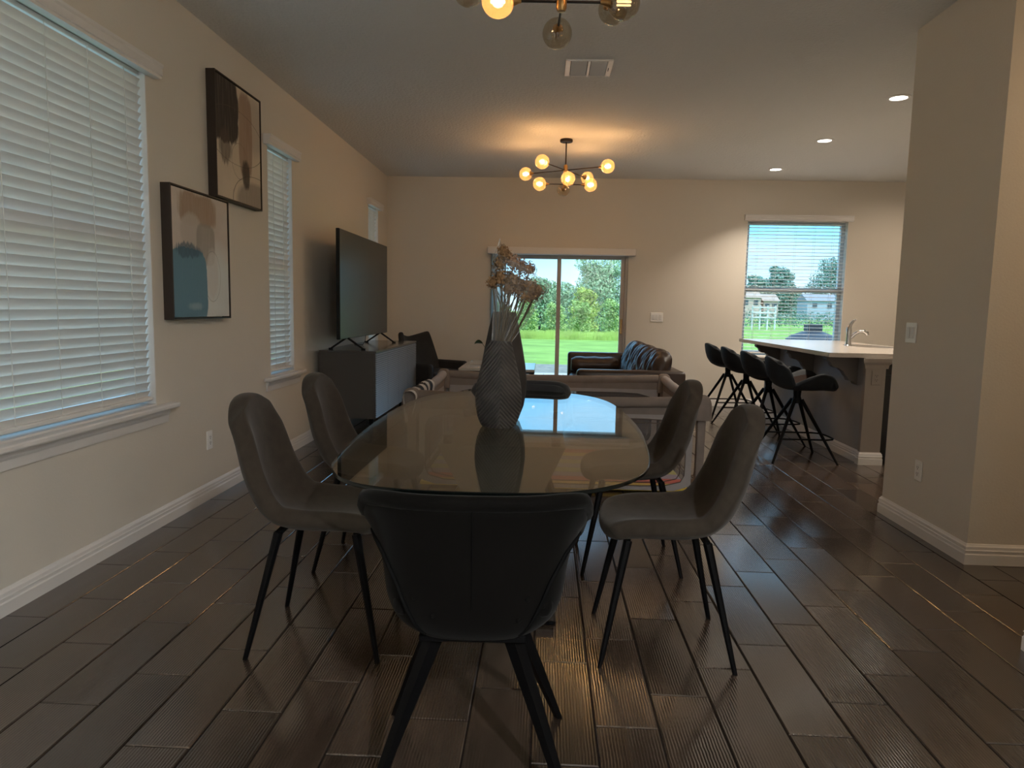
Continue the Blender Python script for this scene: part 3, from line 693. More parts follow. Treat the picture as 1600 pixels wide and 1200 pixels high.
def flat_foot(b):       # press the last ring level with the floor
    b.v = [(x, y, 0.0 if z < 0.012 else z) for x, y, z in b.v]; return b
def dining_chair():
    t = thing('dining_chair', 'x', 'chair', group='grey-brown shell chairs along the glass table')
    sh = MB().grid(shell_fn(DC), 22, 10).build('seat_shell', MAT['velvet'], t); subsurf(sh, 2, 0.068, 0.0)
    fr = MB(); zf = 0.441
    for y in (-0.135, 0.145): fr.box((-0.159, y - 0.009, zf - 0.0105), (0.159, y + 0.009, zf + 0.0075))
    fr.build('under_frame', MAT['black_metal'], t)
    for sx_ in (-1, 1):
        for (y0, y1) in ((-0.135, -0.235), (0.145, 0.235)):
            flat_foot(leg_mesh((sx_ * 0.15, y0, zf), (sx_ * 0.224, y1, 0.004), 0.0165, 0.0095)).build('leg', MAT['black_metal'], t, True)
    return t
dc = dining_chair()
spots = [(-0.805, 2.585, -PI / 2 + 0.03, 'grey-brown shell chair with its back to the power outlet, left of the near tub chair'),
         (0.462, 2.62, PI / 2 - 0.02, 'grey-brown shell chair on the kitchen side, right of the near tub chair'),
         (-0.82, 3.40, -PI / 2 - 0.03, 'grey-brown shell chair in front of the charcoal media console'),
         (0.435, 3.50, PI / 2 + 0.02, 'grey-brown shell chair in front of the right corner of the playpen')]
for i, (x, y, rz, lb) in enumerate(spots):
    c = dc if i == 0 else copy_tree(dc)
    c.location = (x, y, 0); c.rotation_euler = (0, 0, rz); c['label'] = lb

# ---- tub chairs at the two ends
TUBA = [(0.0, 0.150, 0.13), (0.05, 0.186, 0.158), (0.14, 0.220, 0.178), (0.30, 0.238, 0.192), (0.50, 0.245, 0.198), (0.68, 0.256, 0.203), (0.84, 0.277, 0.210), (0.95, 0.300, 0.218), (1.0, 0.306, 0.221)]
def tub_pt(s, v, off=0.0):
    """s in -1..1 around the back (0 = middle of the back), v in 0..1 up"""
    a, b = curve(TUBA, v); a += off; b += off
    q = abs(s); sg = 1 if s >= 0 else -1
    th = min(q / 0.62, 1.0) * PI / 2
    x = a * (abs(math.sin(th)) ** 0.72) ; y = -b * (abs(math.cos(th)) ** 0.72) if th < PI / 2 else 0.0
    if q > 0.62: y = (q - 0.62) / 0.38 * 0.20
    zt = curve([(0, 0.787), (0.30, 0.787), (0.46, 0.775), (0.62, 0.710), (0.8, 0.67), (1.0, 0.60)], q)[0]
    return (x * sg, y - 0.0, lerp(0.412, zt, v))
def tub_chair():
    t = thing('tub_chair', 'x', 'chair', group='dark tub chairs at the ends of the glass table')
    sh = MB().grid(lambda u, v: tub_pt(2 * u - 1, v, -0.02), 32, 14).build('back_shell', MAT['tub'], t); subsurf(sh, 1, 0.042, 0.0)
    rim = MB(); rim.tube([Vector(tub_pt(-1 + 2 * k / 30, 1.0, -0.014)) for k in range(31)], 0.021, 10); rim.build('rolled_rim', MAT['tub'], t, True, 180)
    b = MB(); b.box((-0.14, -0.09, 0.408), (0.14, 0.20, 0.475), 0.03, 3); b.build('seat_base', MAT['tub'], t, True)
    b = MB(); b.box((-0.205, -0.15, 0.47), (0.205, 0.255, 0.535), 0.028, 3); b.build('seat_cushion', MAT['tub'], t, True)
    for sg in (-1, 1):
        pts = [(0.60, 0.82), (0.52, 0.72), (0.44, 0.62), (0.37, 0.52), (0.315, 0.42), (0.28, 0.32), (0.255, 0.22), (0.24, 0.12), (0.235, 0.04)]
        MB().tube([Vector(tub_pt(sg * q, v, 0.0035)) for q, v in pts], 0.0055, 6).build('piping', MAT['piping'], sh, True)
    MB().tube([Vector(tub_pt(0.0, v, 0.0018)) for v in (0.02, 0.3, 0.6, 0.97)], 0.0016, 6).build('centre_seam', MAT['piping'], sh)
    for (q, v) in ((-0.20, 0.34), (0.19, 0.34), (0.29, 0.27), (0.16, 0.19), (-0.12, 0.22)):
        p = tub_pt(q, v, 0.002); MB().ball(p, 0.007, 10, 6, (1, 0.5, 1)).build('button', MAT['tub'], sh, True)
    MB().box((-0.14, -0.12, 0.395), (0.14, 0.12, 0.416), 0.004).build('under_frame', MAT['black_metal'], t)
    for sx_ in (-1, 1):
        for sy in (-1, 1):
            flat_foot(leg_mesh((sx_ * 0.10, sy * 0.075 , 0.405), (sx_ * 0.252, sy * 0.205, 0.004), 0.026, 0.0135, 4)).build('leg', MAT['black_metal'], t)
    return t
tc_ = tub_chair(); tc_.location = (-0.172, 1.865, 0); tc_.rotation_euler = (0, 0, 0.045)
tc_['label'] = 'dark velvet tub chair turning its back to the viewer at the near table end'
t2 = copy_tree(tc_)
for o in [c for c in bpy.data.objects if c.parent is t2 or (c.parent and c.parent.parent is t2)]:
    if o.type == 'MESH' and o.data.materials[0] is MAT['tub']: o.material_slots[0].link = 'OBJECT'; o.material_slots[0].material = MAT['tub_glare']
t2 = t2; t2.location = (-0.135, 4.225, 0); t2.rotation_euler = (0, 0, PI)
t2['label'] = 'dark tub chair at the far table end, behind the vases'

# ---- vases on the glass
def vase(name, label, loc, H, prof, mat, rz):
    t = thing(name, label, 'vase', loc, rz)
    def sec(r, z, depth):
        pts = []
        for k in range(40):
            th = 2 * PI * k / 40; c, s = math.cos(th), math.sin(th); p = 1.35
            m = (abs(c) ** p + abs(s) ** p) ** (-1 / p); pts.append((r * m * c, r * depth * m * s, z))
        return pts
    vs = []; fs = []
    rows = [(hw, z) for z, hw in prof]
    rows += [(prof[-1][1] - 0.008, prof[-1][0] - 0.001), (prof[-1][1] - 0.012, prof[-1][0] - 0.05), (0.01, prof[-1][0] - 0.10)]
    for hw, z in rows: vs += sec(hw, z, 0.78)
    for i in range(len(rows) - 1):
        for k in range(40): fs.append((i * 40 + k, i * 40 + (k + 1) % 40, (i + 1) * 40 + (k + 1) % 40, (i + 1) * 40 + k))
    fs.append(tuple(range(39, -1, -1))); fs.append(tuple((len(rows) - 1) * 40 + k for k in range(40)))
    b = MB(); b.add(vs, fs); o = b.build('body', mat, t, True, 60); return t
vase('leaf_vase', 'shorter dark vase with carved leaf veins, holding the wrapped dried bouquet', (-0.190, 3.00, 0.7502), 0.375,
     [(0, 0.068), (0.012, 0.077), (0.045, 0.090), (0.09, 0.0985), (0.135, 0.100), (0.18, 0.095), (0.24, 0.082), (0.30, 0.067), (0.345, 0.056), (0.368, 0.0505)], MAT['vase'], 0.0)
vase('leaf_vase', 'taller plain dark vase standing behind the carved one', (-0.185, 3.235, 0.7502), 0.50,
     [(0, 0.062), (0.012, 0.078), (0.06, 0.096), (0.12, 0.106), (0.18, 0.108), (0.25, 0.100), (0.33, 0.086), (0.41, 0.070), (0.46, 0.059), (0.488, 0.053)], MAT['vase_dark'], 0.0)

# ---- dried bouquet
bq = thing('dried_bouquet', 'dried brown flowers in clear cellophane standing in the carved vase', 'flowers', (-0.190, 3.00, 1.015))
heads = [(0.010, 0.475, 0.030), (0.020, 0.452, 0.036), (-0.005, 0.425, 0.034), (0.052, 0.430, 0.038), (0.085, 0.415, 0.036), (0.118, 0.405, 0.034),
         (0.000, 0.368, 0.040), (0.045, 0.362, 0.042), (-0.030, 0.345, 0.030), (0.085, 0.345, 0.036), (0.035, 0.325, 0.036), (0.075, 0.318, 0.034), (0.122, 0.330, 0.040), (0.150, 0.318, 0.040), (0.135, 0.296, 0.034), (0.105, 0.290, 0.032)]
for i, (x, z, r) in enumerate(heads):
    y = R.uniform(-0.035, 0.035)
    b = MB(); b.ball((x, y, z), r * 0.55, 8, 6)
    for k in range(210):
        d_ = Vector((R.gauss(0, 1), R.gauss(0, 1), R.gauss(0, 1))).normalized()
        c = Vector((x, y, z)) + d_ * r * R.uniform(0.50, 1.0)
        s_ = d_.cross(Vector((R.gauss(0, 1), R.gauss(0, 1), R.gauss(0, 1)))).normalized(); w_ = d_.cross(s_); q = r * R.uniform(0.11, 0.21)
        tip = d_ * q * R.uniform(0.2, 1.1)
        b.add([c - s_ * q, c - w_ * q * 0.5 + tip * 0.6, c + s_ * q + tip, c + w_ * q * 0.8 + tip * 0.4], [(0, 1, 2, 3)])
    b.build('flower_head', MAT['petal_pink'] if i in (3, 4, 5) else MAT['petal'], bq)
    st = MB(); p0 = Vector((R.uniform(-0.018, 0.018), R.uniform(-0.014, 0.014), 0.0)); p1 = Vector((x, y, z - r * 0.4))
    st.tube([p0, lerp(p0, p1, 0.35) + Vector((0.006, 0, 0.02)), lerp(p0, p1, 0.7) + Vector((0.006, 0, 0.01)), p1], 0.0028, 5); st.build('stem', MAT['stem'], bq)
b = MB()
for k in range(16):
    b.tube([(R.uniform(-0.02, 0.02), R.uniform(-0.015, 0.015), 0.02), (R.uniform(-0.01, 0.06), R.uniform(-0.03, 0.03), 0.19), (R.uniform(-0.03, 0.12), R.uniform(-0.03, 0.03), 0.33)], 0.0022, 4)
tag(b.build('loose_stems', MAT['stem'], bq), kind='stuff')
def wrap(u, v):
    th = u * 2 * PI; peak = max(0.0, 1 - abs(((th - 2.7 + PI) % (2 * PI)) - PI) / 0.45)
    zz = lerp(0.075, 0.40 - 0.065 * math.cos(th) + 0.075 * peak, v); k = (zz - 0.075) / 0.4
    rx = lerp(0.034, 0.165, k); ry = lerp(0.03, 0.085, k)
    wob = 0.006 * math.sin(th * 7 + v * 3) * (0.3 + v)
    return ((rx + wob) * math.cos(th) + 0.138 * k, (ry + wob) * math.sin(th), zz)
b = MB().grid(wrap, 56, 8); cw = b.build('cellophane_wrap', MAT['cello'], bq, True, 180)
b = MB(); b.tube([Vector(wrap(k / 112, 1.0)) for k in range(113)], 0.0012, 5, caps=False)
for q in (0.0, 0.03, 0.12, 0.43, 0.50, 0.53, 0.80): b.tube([Vector(wrap(q, k / 10)) for k in range(11)], 0.0010, 5)
b.build('folded_edge', MAT['cello_fold'], cw)

# ================================================================ TELEVISION WALL
cs = thing('media_console', 'charcoal media console with ribbed glossy doors and short black legs', 'cabinet', (-1.815, 7.49, 0))
cx0, cx1, cy0, cy1 = -0.265, 0.265, -1.03, 1.03
b = MB(); b.box((cx0, cy0, 0.2), (cx1 - 0.02, cy0 + 0.022, 0.812)); b.box((cx0, cy1 - 0.022, 0.2), (cx1 - 0.02, cy1, 0.812)); b.box((cx0, cy0 + 0.022, 0.2), (cx0 + 0.015, cy1 - 0.022, 0.812))
b.box((cx0, cy0 + 0.022, 0.2), (cx1 - 0.022, cy1 - 0.022, 0.222)); b.build('carcass', MAT['console_side'], cs)
MB().box((cx0, cy0 - 0.002, 0.813), (cx1 + 0.004, cy1 + 0.002, 0.832), 0.002).build('top_panel', MAT['console_gloss'], cs)
for k in range(4):
    ya = cy0 + 0.006 + k * 0.512; yb_ = ya + 0.506
    do = MB().box((cx1 - 0.02, ya, 0.205), (cx1 - 0.004, yb_, 0.81)).build('door', MAT['console_side'], cs)
    r_ = MB(); nr = 30; hh = 0.60 / nr
    for q in range(nr):
        z = 0.208 + q * hh
        r_.prism([(cx1 - 0.004, ya, z), (cx1 + 0.0075, ya, z + hh * 0.12), (cx1 - 0.001, ya, z + hh * 0.68), (cx1 - 0.004, ya, z + hh * 0.68)], (0, yb_ - ya, 0))
    tag(r_.build('ribs', MAT['rib'], do), kind='stuff')
for (x, y) in ((-0.225, -0.97), (0.21, -0.97), (-0.225, 0.97), (0.21, 0.97)):
    flat_foot(leg_mesh((x, y, 0.2), (x, y, 0.004), 0.022, 0.013, 10)).build('leg', MAT['black_metal'], cs, True)
tv = thing('television', 'large switched-off flat television on two V-shaped feet on the console', 'television', (-1.845, 7.30, 0.832))
b = MB(); b.box((-0.035, -0.955, 0.105), (-0.004, 0.955, 1.10), 0.004); b.build('housing', MAT['tv_body'], tv)
MB().box((-0.004, -0.951, 0.111), (0.001, 0.951, 1.096)).build('screen', MAT['tv_screen'], tv)
for y in (-0.68, 0.68):
    f = MB()
    for sx_ in (-1, 1):
        p0, p1 = Vector((-0.015, y, 0.115)), Vector((-0.015 + sx_ * 0.155, y, 0.008)); f.tube([p0, p1], [0.013, 0.011], 4)
        f.box((p1.x - 0.02, y - 0.010, 0.0004), (p1.x + 0.02, y + 0.010, 0.014), 0.002)
    f.build('foot', MAT['tv_body'], tv)
MB().tube([(-0.02, 0.05, 0.12), (-0.03, 0.06, 0.05), (-0.06, 0.08, 0.006), (-0.16, 0.12, 0.004)], 0.003, 6).build('power_cable', MAT['piping'], tv, True)

# ================================================================ LOUNGE CHAIR, COFFEE TABLE, SOFA
lc = thing('lounge_chair', 'charcoal wing-backed lounge chair in the corner behind the console', 'armchair', (-1.49, 9.0, 0), math.radians(-118))
def lback(u, v):
    s = 2 * v - 1; z = lerp(0.86 + 0.075 * abs(s) ** 1.6, 0.40, u); hw = lerp(0.285, 0.37, u ** 0.7)
    return (hw * s, -0.33 + 0.16 * u + 0.13 * abs(s) ** 2.2, z)
o = MB().grid(lback, 10, 14).build('back', MAT['lounge'], lc); subsurf(o, 1, 0.07, 0)
b = MB().box((-0.33, -0.22, 0.24), (0.33, 0.36, 0.45), 0.05, 3); b.build('seat', MAT['lounge'], lc, True)
for sx_ in (-1, 1):
    b = MB().box((sx_ * 0.37 - 0.045, -0.20, 0.22), (sx_ * 0.37 + 0.045, 0.36, 0.555), 0.04, 3); b.build('arm', MAT['lounge'], lc, True)
for sx_ in (-1, 1):
    for sy in (-0.16, 0.30):
        flat_foot(leg_mesh((sx_ * 0.30, sy, 0.25), (sx_ * 0.33, sy * 1.1, 0.004), 0.02, 0.012)).build('leg', MAT['black_metal'], lc, True)

ct = thing('coffee_table', 'white glossy coffee table on dark legs in front of the sofa', 'table', (-0.545, 8.62, 0))
MB().box((-0.44, -0.50, 0.520), (0.44, 0.50, 0.55), 0.004).build('top', MAT['white_gloss'], ct)
MB().box((-0.438, -0.498, 0.500), (0.438, 0.498, 0.5195)).build('apron', MAT['black_gloss'], ct)
for sx_ in (-1, 1):
    for sy in (-1, 1):
        MB().box((sx_ * 0.40 - 0.02, sy * 0.46 - 0.02, 0), (sx_ * 0.40 + 0.02, sy * 0.46 + 0.02, 0.50)).build('leg', MAT['black_gloss'], ct)
tr = thing('serving_tray', 'small white tray on the coffee table, left of the vases', 'tray', (-0.80, 8.80, 0.5503))
b = MB(); b.box((-0.11, -0.15, 0), (0.11, 0.15, 0.006), 0.002); b.build('bottom', MAT['white_gloss'], tr)
b = MB(); b.box((-0.11, -0.15, 0.006), (-0.102, 0.15, 0.035)); b.box((0.102, -0.15, 0.006), (0.11, 0.15, 0.035)); b.box((-0.102, -0.15, 0.006), (0.102, -0.142, 0.035)); b.box((-0.102, 0.142, 0.006), (0.102, 0.15, 0.035)); b.build('rim', MAT['white_gloss'], tr)
pl = thing('potted_plant', 'small green plant on the coffee table, one leaf showing beside the vases', 'plant', (-0.66, 8.45, 0.5503))
MB().lathe([(0.001, 0), (0.05, 0), (0.065, 0.11), (0.058, 0.11), (0.054, 0.09), (0.001, 0.09)], 18, cap=False).build('pot', MAT['white_gloss'], pl, True)
for (ax, ay, ln, hz) in ((-0.075, -0.02, 0.10, 0.27), (0.02, 0.05, 0.06, 0.25), (0.06, -0.02, 0.06, 0.22), (0.03, -0.06, 0.055, 0.20)):
    p1 = Vector((ax, ay, hz)); MB().tube([(0, 0, 0.09), (ax * 0.4, ay * 0.4, hz * 0.75), p1], 0.003, 5).build('stem', MAT['leaf'], pl)
    dr = Vector((ax, ay, -0.02)).normalized(); sd = dr.cross(Vector((0, 0.6, 1))).normalized(); b = MB()
    def lf(u, v): 
        w_ = 0.048 * math.sin(PI * min(1, u * 0.97 + 0.02)) ** 0.7; s = 2 * v - 1
        return p1 + dr * (u * ln) + sd * (w_ * s) + Vector((0, 0, 0.03 * math.sin(u * 2.4) + 0.01 * s * s))
    b.grid(lf, 8, 4).build('leaf', MAT['leaf'], pl, True, 180)

so = thing('sofa', 'brown leather sofa seen from its end, beside the sliding door', 'sofa', (0.80, 7.77, 0))
sx0, sx1, sy0, sy1 = -0.50, 0.50, -1.36, 1.36
MB().box((sx0 + 0.04, sy0 + 0.02, 0.14), (sx1 - 0.02, sy1 - 0.02, 0.32), 0.03, 2).build('base', MAT['sofa'], so, True)
for (ya, yb_) in ((sy0, sy0 + 0.13), (sy1 - 0.13, sy1)):
    MB().box((sx0, ya, 0.14), (sx1 - 0.02, yb_, 0.712), 0.035, 3).build('arm', MAT['sofa'], so, True)
MB().box((sx1 - 0.20, sy0 + 0.13, 0.14), (sx1, sy1 - 0.13, 0.70), 0.035, 3).build('back_frame', MAT['sofa'], so, True)
for k in range(3):
    ya = sy0 + 0.14 + k * 0.815; MB().box((sx0 + 0.02, ya, 0.30), (sx1 - 0.30, ya + 0.805, 0.46), 0.05, 3).build('seat_cushion', MAT['sofa'], so, True)
    b = MB()
    def cu(u, v, ya=ya):
        th = u * 2 * PI; c, s = math.cos(th), math.sin(th)
        m = (abs(c) ** 3 + abs(s) ** 3) ** (-1 / 3); e_ = max(0.0, 1 - abs(2 * v - 1) ** 5) ** 0.5
        fold = 0.022 * noise.noise(Vector((th * 1.6, v * 16 + k * 5, 0.0))) + 0.010 * math.sin(v * 46 + 2.5 * math.sin(th * 2) + k)
        x = (0.10 + fold) * m * c * e_; z = (0.225 + fold * 0.4) * m * s * e_
        return (sx1 - 0.235 + x + z * 0.30, ya + 0.01 + v * 0.785, 0.655 + z - x * 0.15)
    b.grid(cu, 32, 48); 
    b.build('back_cushion', MAT['sofa'], so, True, 180)
b = MB(); b.tube([(sx0 + 0.04 + 0.58 * k / 10, sy1 - 0.235, 0.565) for k in range(11)], [0.075] + [0.10 + 0.004 * math.sin(k * 2) for k in range(9)] + [0.078], 18); b.build('bolster', MAT['sofa'], so, True)
for sx_ in (sx0 + 0.08, sx1 - 0.08):
    for sy in (sy0 + 0.1, sy1 - 0.1): flat_foot(leg_mesh((sx_, sy, 0.15), (sx_, sy, 0.004), 0.022, 0.015)).build('leg', MAT['frame_wood'], so, True)

# ================================================================ PLAYPEN
pp = thing('playpen', 'large taupe fabric playpen with net sides behind the glass table', 'playpen', (0.085, 5.57, 0))
ax, ay, HZ = 0.985, 0.775, 0.69
def pillow_rail(p0, p1, r):
    p0, p1 = Vector(p0), Vector(p1); b = MB(); nn = 14
    pts = [lerp(p0, p1, k / nn) - Vector((0, 0, 0.022 * math.sin(PI * k / nn))) for k in range(nn + 1)]
    b.tube(pts, [r * (1 + 0.05 * math.sin(k * 2.1)) for k in range(nn + 1)], 12); return b
cor = [(-ax, -ay), (ax, -ay), (ax, ay), (-ax, ay)]
for k in range(4):
    p, q = cor[k], cor[(k + 1) % 4]; dx, dy = q[0] - p[0], q[1] - p[1]; ln = math.hypot(dx, dy); ux, uy = dx / ln, dy / ln
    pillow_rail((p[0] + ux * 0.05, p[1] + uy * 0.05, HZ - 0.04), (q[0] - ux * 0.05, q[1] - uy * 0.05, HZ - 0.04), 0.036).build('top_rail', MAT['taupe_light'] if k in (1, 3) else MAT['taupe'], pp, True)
    ix, iy = -uy, ux                                     # inward
    half = ln / 2 - 0.05; mx_, my_ = (p[0] + q[0]) / 2, (p[1] + q[1]) / 2
    m4 = Matrix(((ux, ix, 0, mx_ + ix * 0.005), (uy, iy, 0, my_ + iy * 0.005), (0, 0, 1, 0)) + ((0, 0, 0, 1),))
    oz0, oz1 = 0.03, HZ - 0.05
    angs = [2 * PI * (j + 0.5) / 48 for j in range(48)]
    hx, z0, z1 = half - 0.045, 0.06, HZ - 0.165
    inner = []; outer = []
    for a in angs:
        c, s = math.cos(a), math.sin(a); pw = 9.0
        mm = (abs(c) ** pw + abs(s) ** pw) ** (-1 / pw)
        inner.append((hx * mm * c, 0, (z0 + z1) / 2 + (z1 - z0) / 2 * mm * s))
        mo = 1 / max(abs(c), abs(s)); outer.append((half * mo * c, 0, (oz0 + oz1) / 2 + (oz1 - oz0) / 2 * mo * s))
    def tf(pts): return [m4 @ Vector(p_) for p_ in pts]
    b = MB(); b.hole_plate(tf(outer), tf(inner), Vector((ix, iy, 0)) * 0.006)
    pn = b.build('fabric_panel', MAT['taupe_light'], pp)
    MB().add([m4 @ Vector((-hx - 0.01, 0.003, z0 - 0.01)), m4 @ Vector((hx + 0.01, 0.003, z0 - 0.01)), m4 @ Vector((hx + 0.01, 0.003, z1 + 0.01)), m4 @ Vector((-hx - 0.01, 0.003, z1 + 0.01))], [(0, 1, 2, 3)]).build('net', MAT['mesh'], pn)
    for sc_ in (1.0, 0.965):
        lp = tf([(x * sc_ , -0.002, (z0 + z1) / 2 + (z - (z0 + z1) / 2) * (1 - (1 - sc_) * 3)) for x, _, z in inner]); MB().tube(lp + [lp[0]], 0.0035, 5, caps=False).build('binding', MAT['brown_piping'], pn, True)
    vb_ = MB(); vb_.add(tf([(-half, -0.004, HZ - 0.135), (half, -0.004, HZ - 0.135), (half, -0.004, HZ - 0.04), (-half, -0.004, HZ - 0.04), (-half, 0.012, HZ - 0.135), (half, 0.012, HZ - 0.135), (half, 0.012, HZ - 0.04), (-half, 0.012, HZ - 0.04)]),
        [(0, 1, 2, 3), (7, 6, 5, 4), (0, 4, 5, 1), (1, 5, 6, 2), (2, 6, 7, 3), (3, 7, 4, 0)]); vb_.build('rail_skirt', MAT['taupe'], pp)
for (x, y) in cor:
    sx_, sy = (1 if x > 0 else -1), (1 if y > 0 else -1)
    MB().box((x - 0.028, y - 0.028, 0.0), (x + 0.028, y + 0.028, HZ - 0.12), 0.012, 2).build('corner_post', MAT['taupe'], pp, True)
    def capf(u, v, x=x, y=y):
        z = lerp(HZ - 0.16, HZ + 0.008, math.sin(u * PI / 2)); k = lerp(1.18, 0.12, u ** 3.5); th = v * 2 * PI; c, s = math.cos(th), math.sin(th); m = (abs(c) ** 5 + abs(s) ** 5) ** -0.2
        w_ = 0.052 + 0.004 * math.sin(th * 5) * (1 - u); return (x + w_ * k * m * c, y + w_ * k * m * s, z)
    MB().grid(capf, 10, 28).build('corner_cap', MAT['taupe'], pp, True, 180)
ncol = [0, 1, 2, 3, 4, 5, 6]
strips = [0, 1, 2, 5, 4, 3, 2, 0, 1, 6]; yy = -ay + 0.05; hh = (2 * ay - 0.1) / len(strips)
for k, ci in enumerate(strips):
    MB().box((-ax + 0.05, yy + k * hh + 0.001, 0.012), (ax - 0.05, yy + (k + 1) * hh - 0.001, 0.034), 0.003).build('floor_pad_stripe', MAT['mat%d' % ci], pp)
# striped cloth hung over the left rail, folded over a tube
cl = thing('striped_cloth', 'black and white striped cloth hung over the left rail of the playpen', 'cloth', (-0.90, 5.28, 0))
for k in range(9):
    y0_ = -0.60 + k * 0.093
    def sw(u, v, y0_=y0_, k=k):
        a = lerp(-0.35 * PI, 1.35 * PI, u); rr = 0.044 + 0.004 * math.sin(k * 1.7 + u * 6)
        x = math.cos(a) * rr; z = HZ - 0.046 + math.sin(a) * rr
        if u < 0.15: z -= (0.15 - u) * 0.5; 
        if u > 0.85: z -= (u - 0.85) * 0.9
        return (x, y0_ + v * 0.091 + 0.006 * math.sin(u * 7 + k), z)
    MB().grid(sw, 14, 3).build('stripe', MAT['white_cloth'] if k % 2 == 0 else MAT['black_cloth'], cl, True, 180)

# ================================================================ BREAKFAST BAR
bb = thing('breakfast_bar', 'grey painted bar base with scrolled brackets and end pilaster', 'bar counter', (2.69, 6.03, 0))
L_ = 2.72
MB().box((0.0, 0.02, 0), (0.15, L_, 0.899)).build('back_panel', MAT['bar_paint'], bb)
MB().box((-0.02, -0.03, 0), (0.145, 0.0195, 0.899), 0.003).build('pilaster', MAT['bar_trim'], bb)
pcap = [(0, 0), (0.012, 0.0), (0.016, 0.03), (0.035, 0.05), (0.040, 0.085), (0, 0.085)]
profile_run('pilaster_cap', (0.145, -0.0305), (-0.02, -0.0305), (0, -1), MAT['bar_trim'], pcap, 0.812, bb, 1, 1)
profile_run('pilaster_cap', (0.1455, -0.03), (0.1455, 0.06), (1, 0), MAT['bar_trim'], pcap, 0.812, bb, 1, 0)
profile_run('plinth', (0.145, -0.0305), (-0.02, -0.0305), (0, -1), MAT['trim'], PROF, 0, bb, 1, 1)
profile_run('plinth', (-0.0205, -0.03), (-0.0205, 0.02), (-1, 0), MAT['trim'], PROF, 0, bb, 1, 0)
profile_run('plinth', (-0.0005, 0.02), (-0.0005, L_), (-1, 0), MAT['trim'], PROF, 0, bb)
cpoly = [(0, 0.898), (-0.27, 0.898), (-0.27, 0.868), (-0.235, 0.845), (-0.222, 0.815), (-0.20, 0.80), (-0.16, 0.795), (-0.125, 0.77), (-0.105, 0.735), (-0.085, 0.715), (-0.075, 0.69), (-0.03, 0.682), (-0.02, 0.66), (0, 0.655)]
for y in (0.16, 1.16, 2.20):
    MB().prism([(x, y, z) for x, z in cpoly], (0, 0.075, 0)).build('corbel', MAT['corbel_paint'], bb)
po_=plate('power_outlet', 'power outlet on the end pilaster of the bar', (2.757, 5.999, 0.735), PI, 1, 'outlet')
for o in bpy.data.objects:
    if o.parent is po_ and o.type == 'MESH' and (o.name.startswith('cover') or o.name.startswith('socket')):
        o.data.materials[0] = MAT['bar_trim']
bc = thing('base_cabinet', 'black appliance side beside the end pilaster under the bar top', 'cabinet', (3.13, 7.3, 0))
b = MB(); b.box((-0.285, -1.15, 0.09), (0.36, -1.13, 0.898)); b.box((-0.285, 1.42, 0.09), (0.36, 1.44, 0.898)); b.box((-0.285, -1.13, 0.09), (-0.265, 1.42, 0.898)); b.box((0.34, -1.13, 0.09), (0.36, 1.42, 0.898)); b.box((-0.265, -1.13, 0.09), (0.34, 1.42, 0.11)); b.build('body', MAT['black_gloss'], bc)
MB().box((-0.28, -1.12, 0.0), (0.30, 1.44, 0.088)).build('toe_kick', MAT['black_gloss'], bc)
MB().box((-0.284, -1.155, 0.745), (0.355, -1.151, 0.752)).build('panel_gap', MAT['slot'], bc)
wt = thing('countertop', 'pale stone bar top with an overhang and an oval undermount sink', 'countertop', (2.955, 7.37, 0.9))
hx, hy = 0.595, 1.38; scx, scy, srx, sry = 0.335, 0.02, 0.20, 0.36
angs = sorted([2 * PI * k / 56 for k in range(56)] + [math.atan2(sy * hy - scy, sx_ * hx - scx) % (2 * PI) for sx_ in (-1, 1) for sy in (-1, 1)])
outer = []; inner = []
for a in angs:
    c, s = math.cos(a), math.sin(a); tx = ((hx if c > 0 else -hx) - scx) / c if abs(c) > 1e-6 else 1e9; ty = ((hy if s > 0 else -hy) - scy) / s if abs(s) > 1e-6 else 1e9
    q = min(tx, ty); outer.append((scx + c * q, scy + s * q, 0)); m = ((abs(c) / srx) ** 2 + (abs(s) / sry) ** 2) ** -0.5; inner.append((scx + c * m, scy + s * m, 0))
MB().hole_plate(outer, inner, (0, 0, 0.036)).build('slab', MAT['quartz'], wt)
b = MB(); b.lathe([(1.03, 0.0), (1.0, 0.0), (0.97, -0.06), (0.92, -0.16), (0.6, -0.185), (0.02, -0.19)], 40, c=(0, 0, 0), cap=False)
b.v = [(scx + x * srx, scy + y * sry, z) for x, y, z in b.v]; b.build('sink_basin', MAT['sink'], wt, True)
fa = thing('faucet', 'chrome kitchen faucet with lever standing on the bar top', 'faucet', (3.055, 7.30, 0.936))
MB().lathe([(0.001, 0), (0.034, 0), (0.034, 0.008), (0.028, 0.014), (0.025, 0.10), (0.028, 0.17), (0.022, 0.195), (0.001, 0.197)], 20, cap=False).build('body', MAT['chrome'], fa, True)
MB().tube([(0.015, -0.004, 0.08), (0.05, -0.02, 0.125), (0.085, -0.035, 0.15), (0.12, -0.05, 0.155), (0.15, -0.062, 0.135), (0.156, -0.065, 0.115)], [0.015, 0.016, 0.017, 0.019, 0.021, 0.017], 12).build('spout', MAT['chrome'], fa, True)
MB().tube([(0, 0, 0.185), (0.008, -0.004, 0.215), (0.03, -0.01, 0.25), (0.055, -0.015, 0.27)], [0.02, 0.017, 0.012, 0.008], 10).build('lever', MAT['chrome'], fa, True)

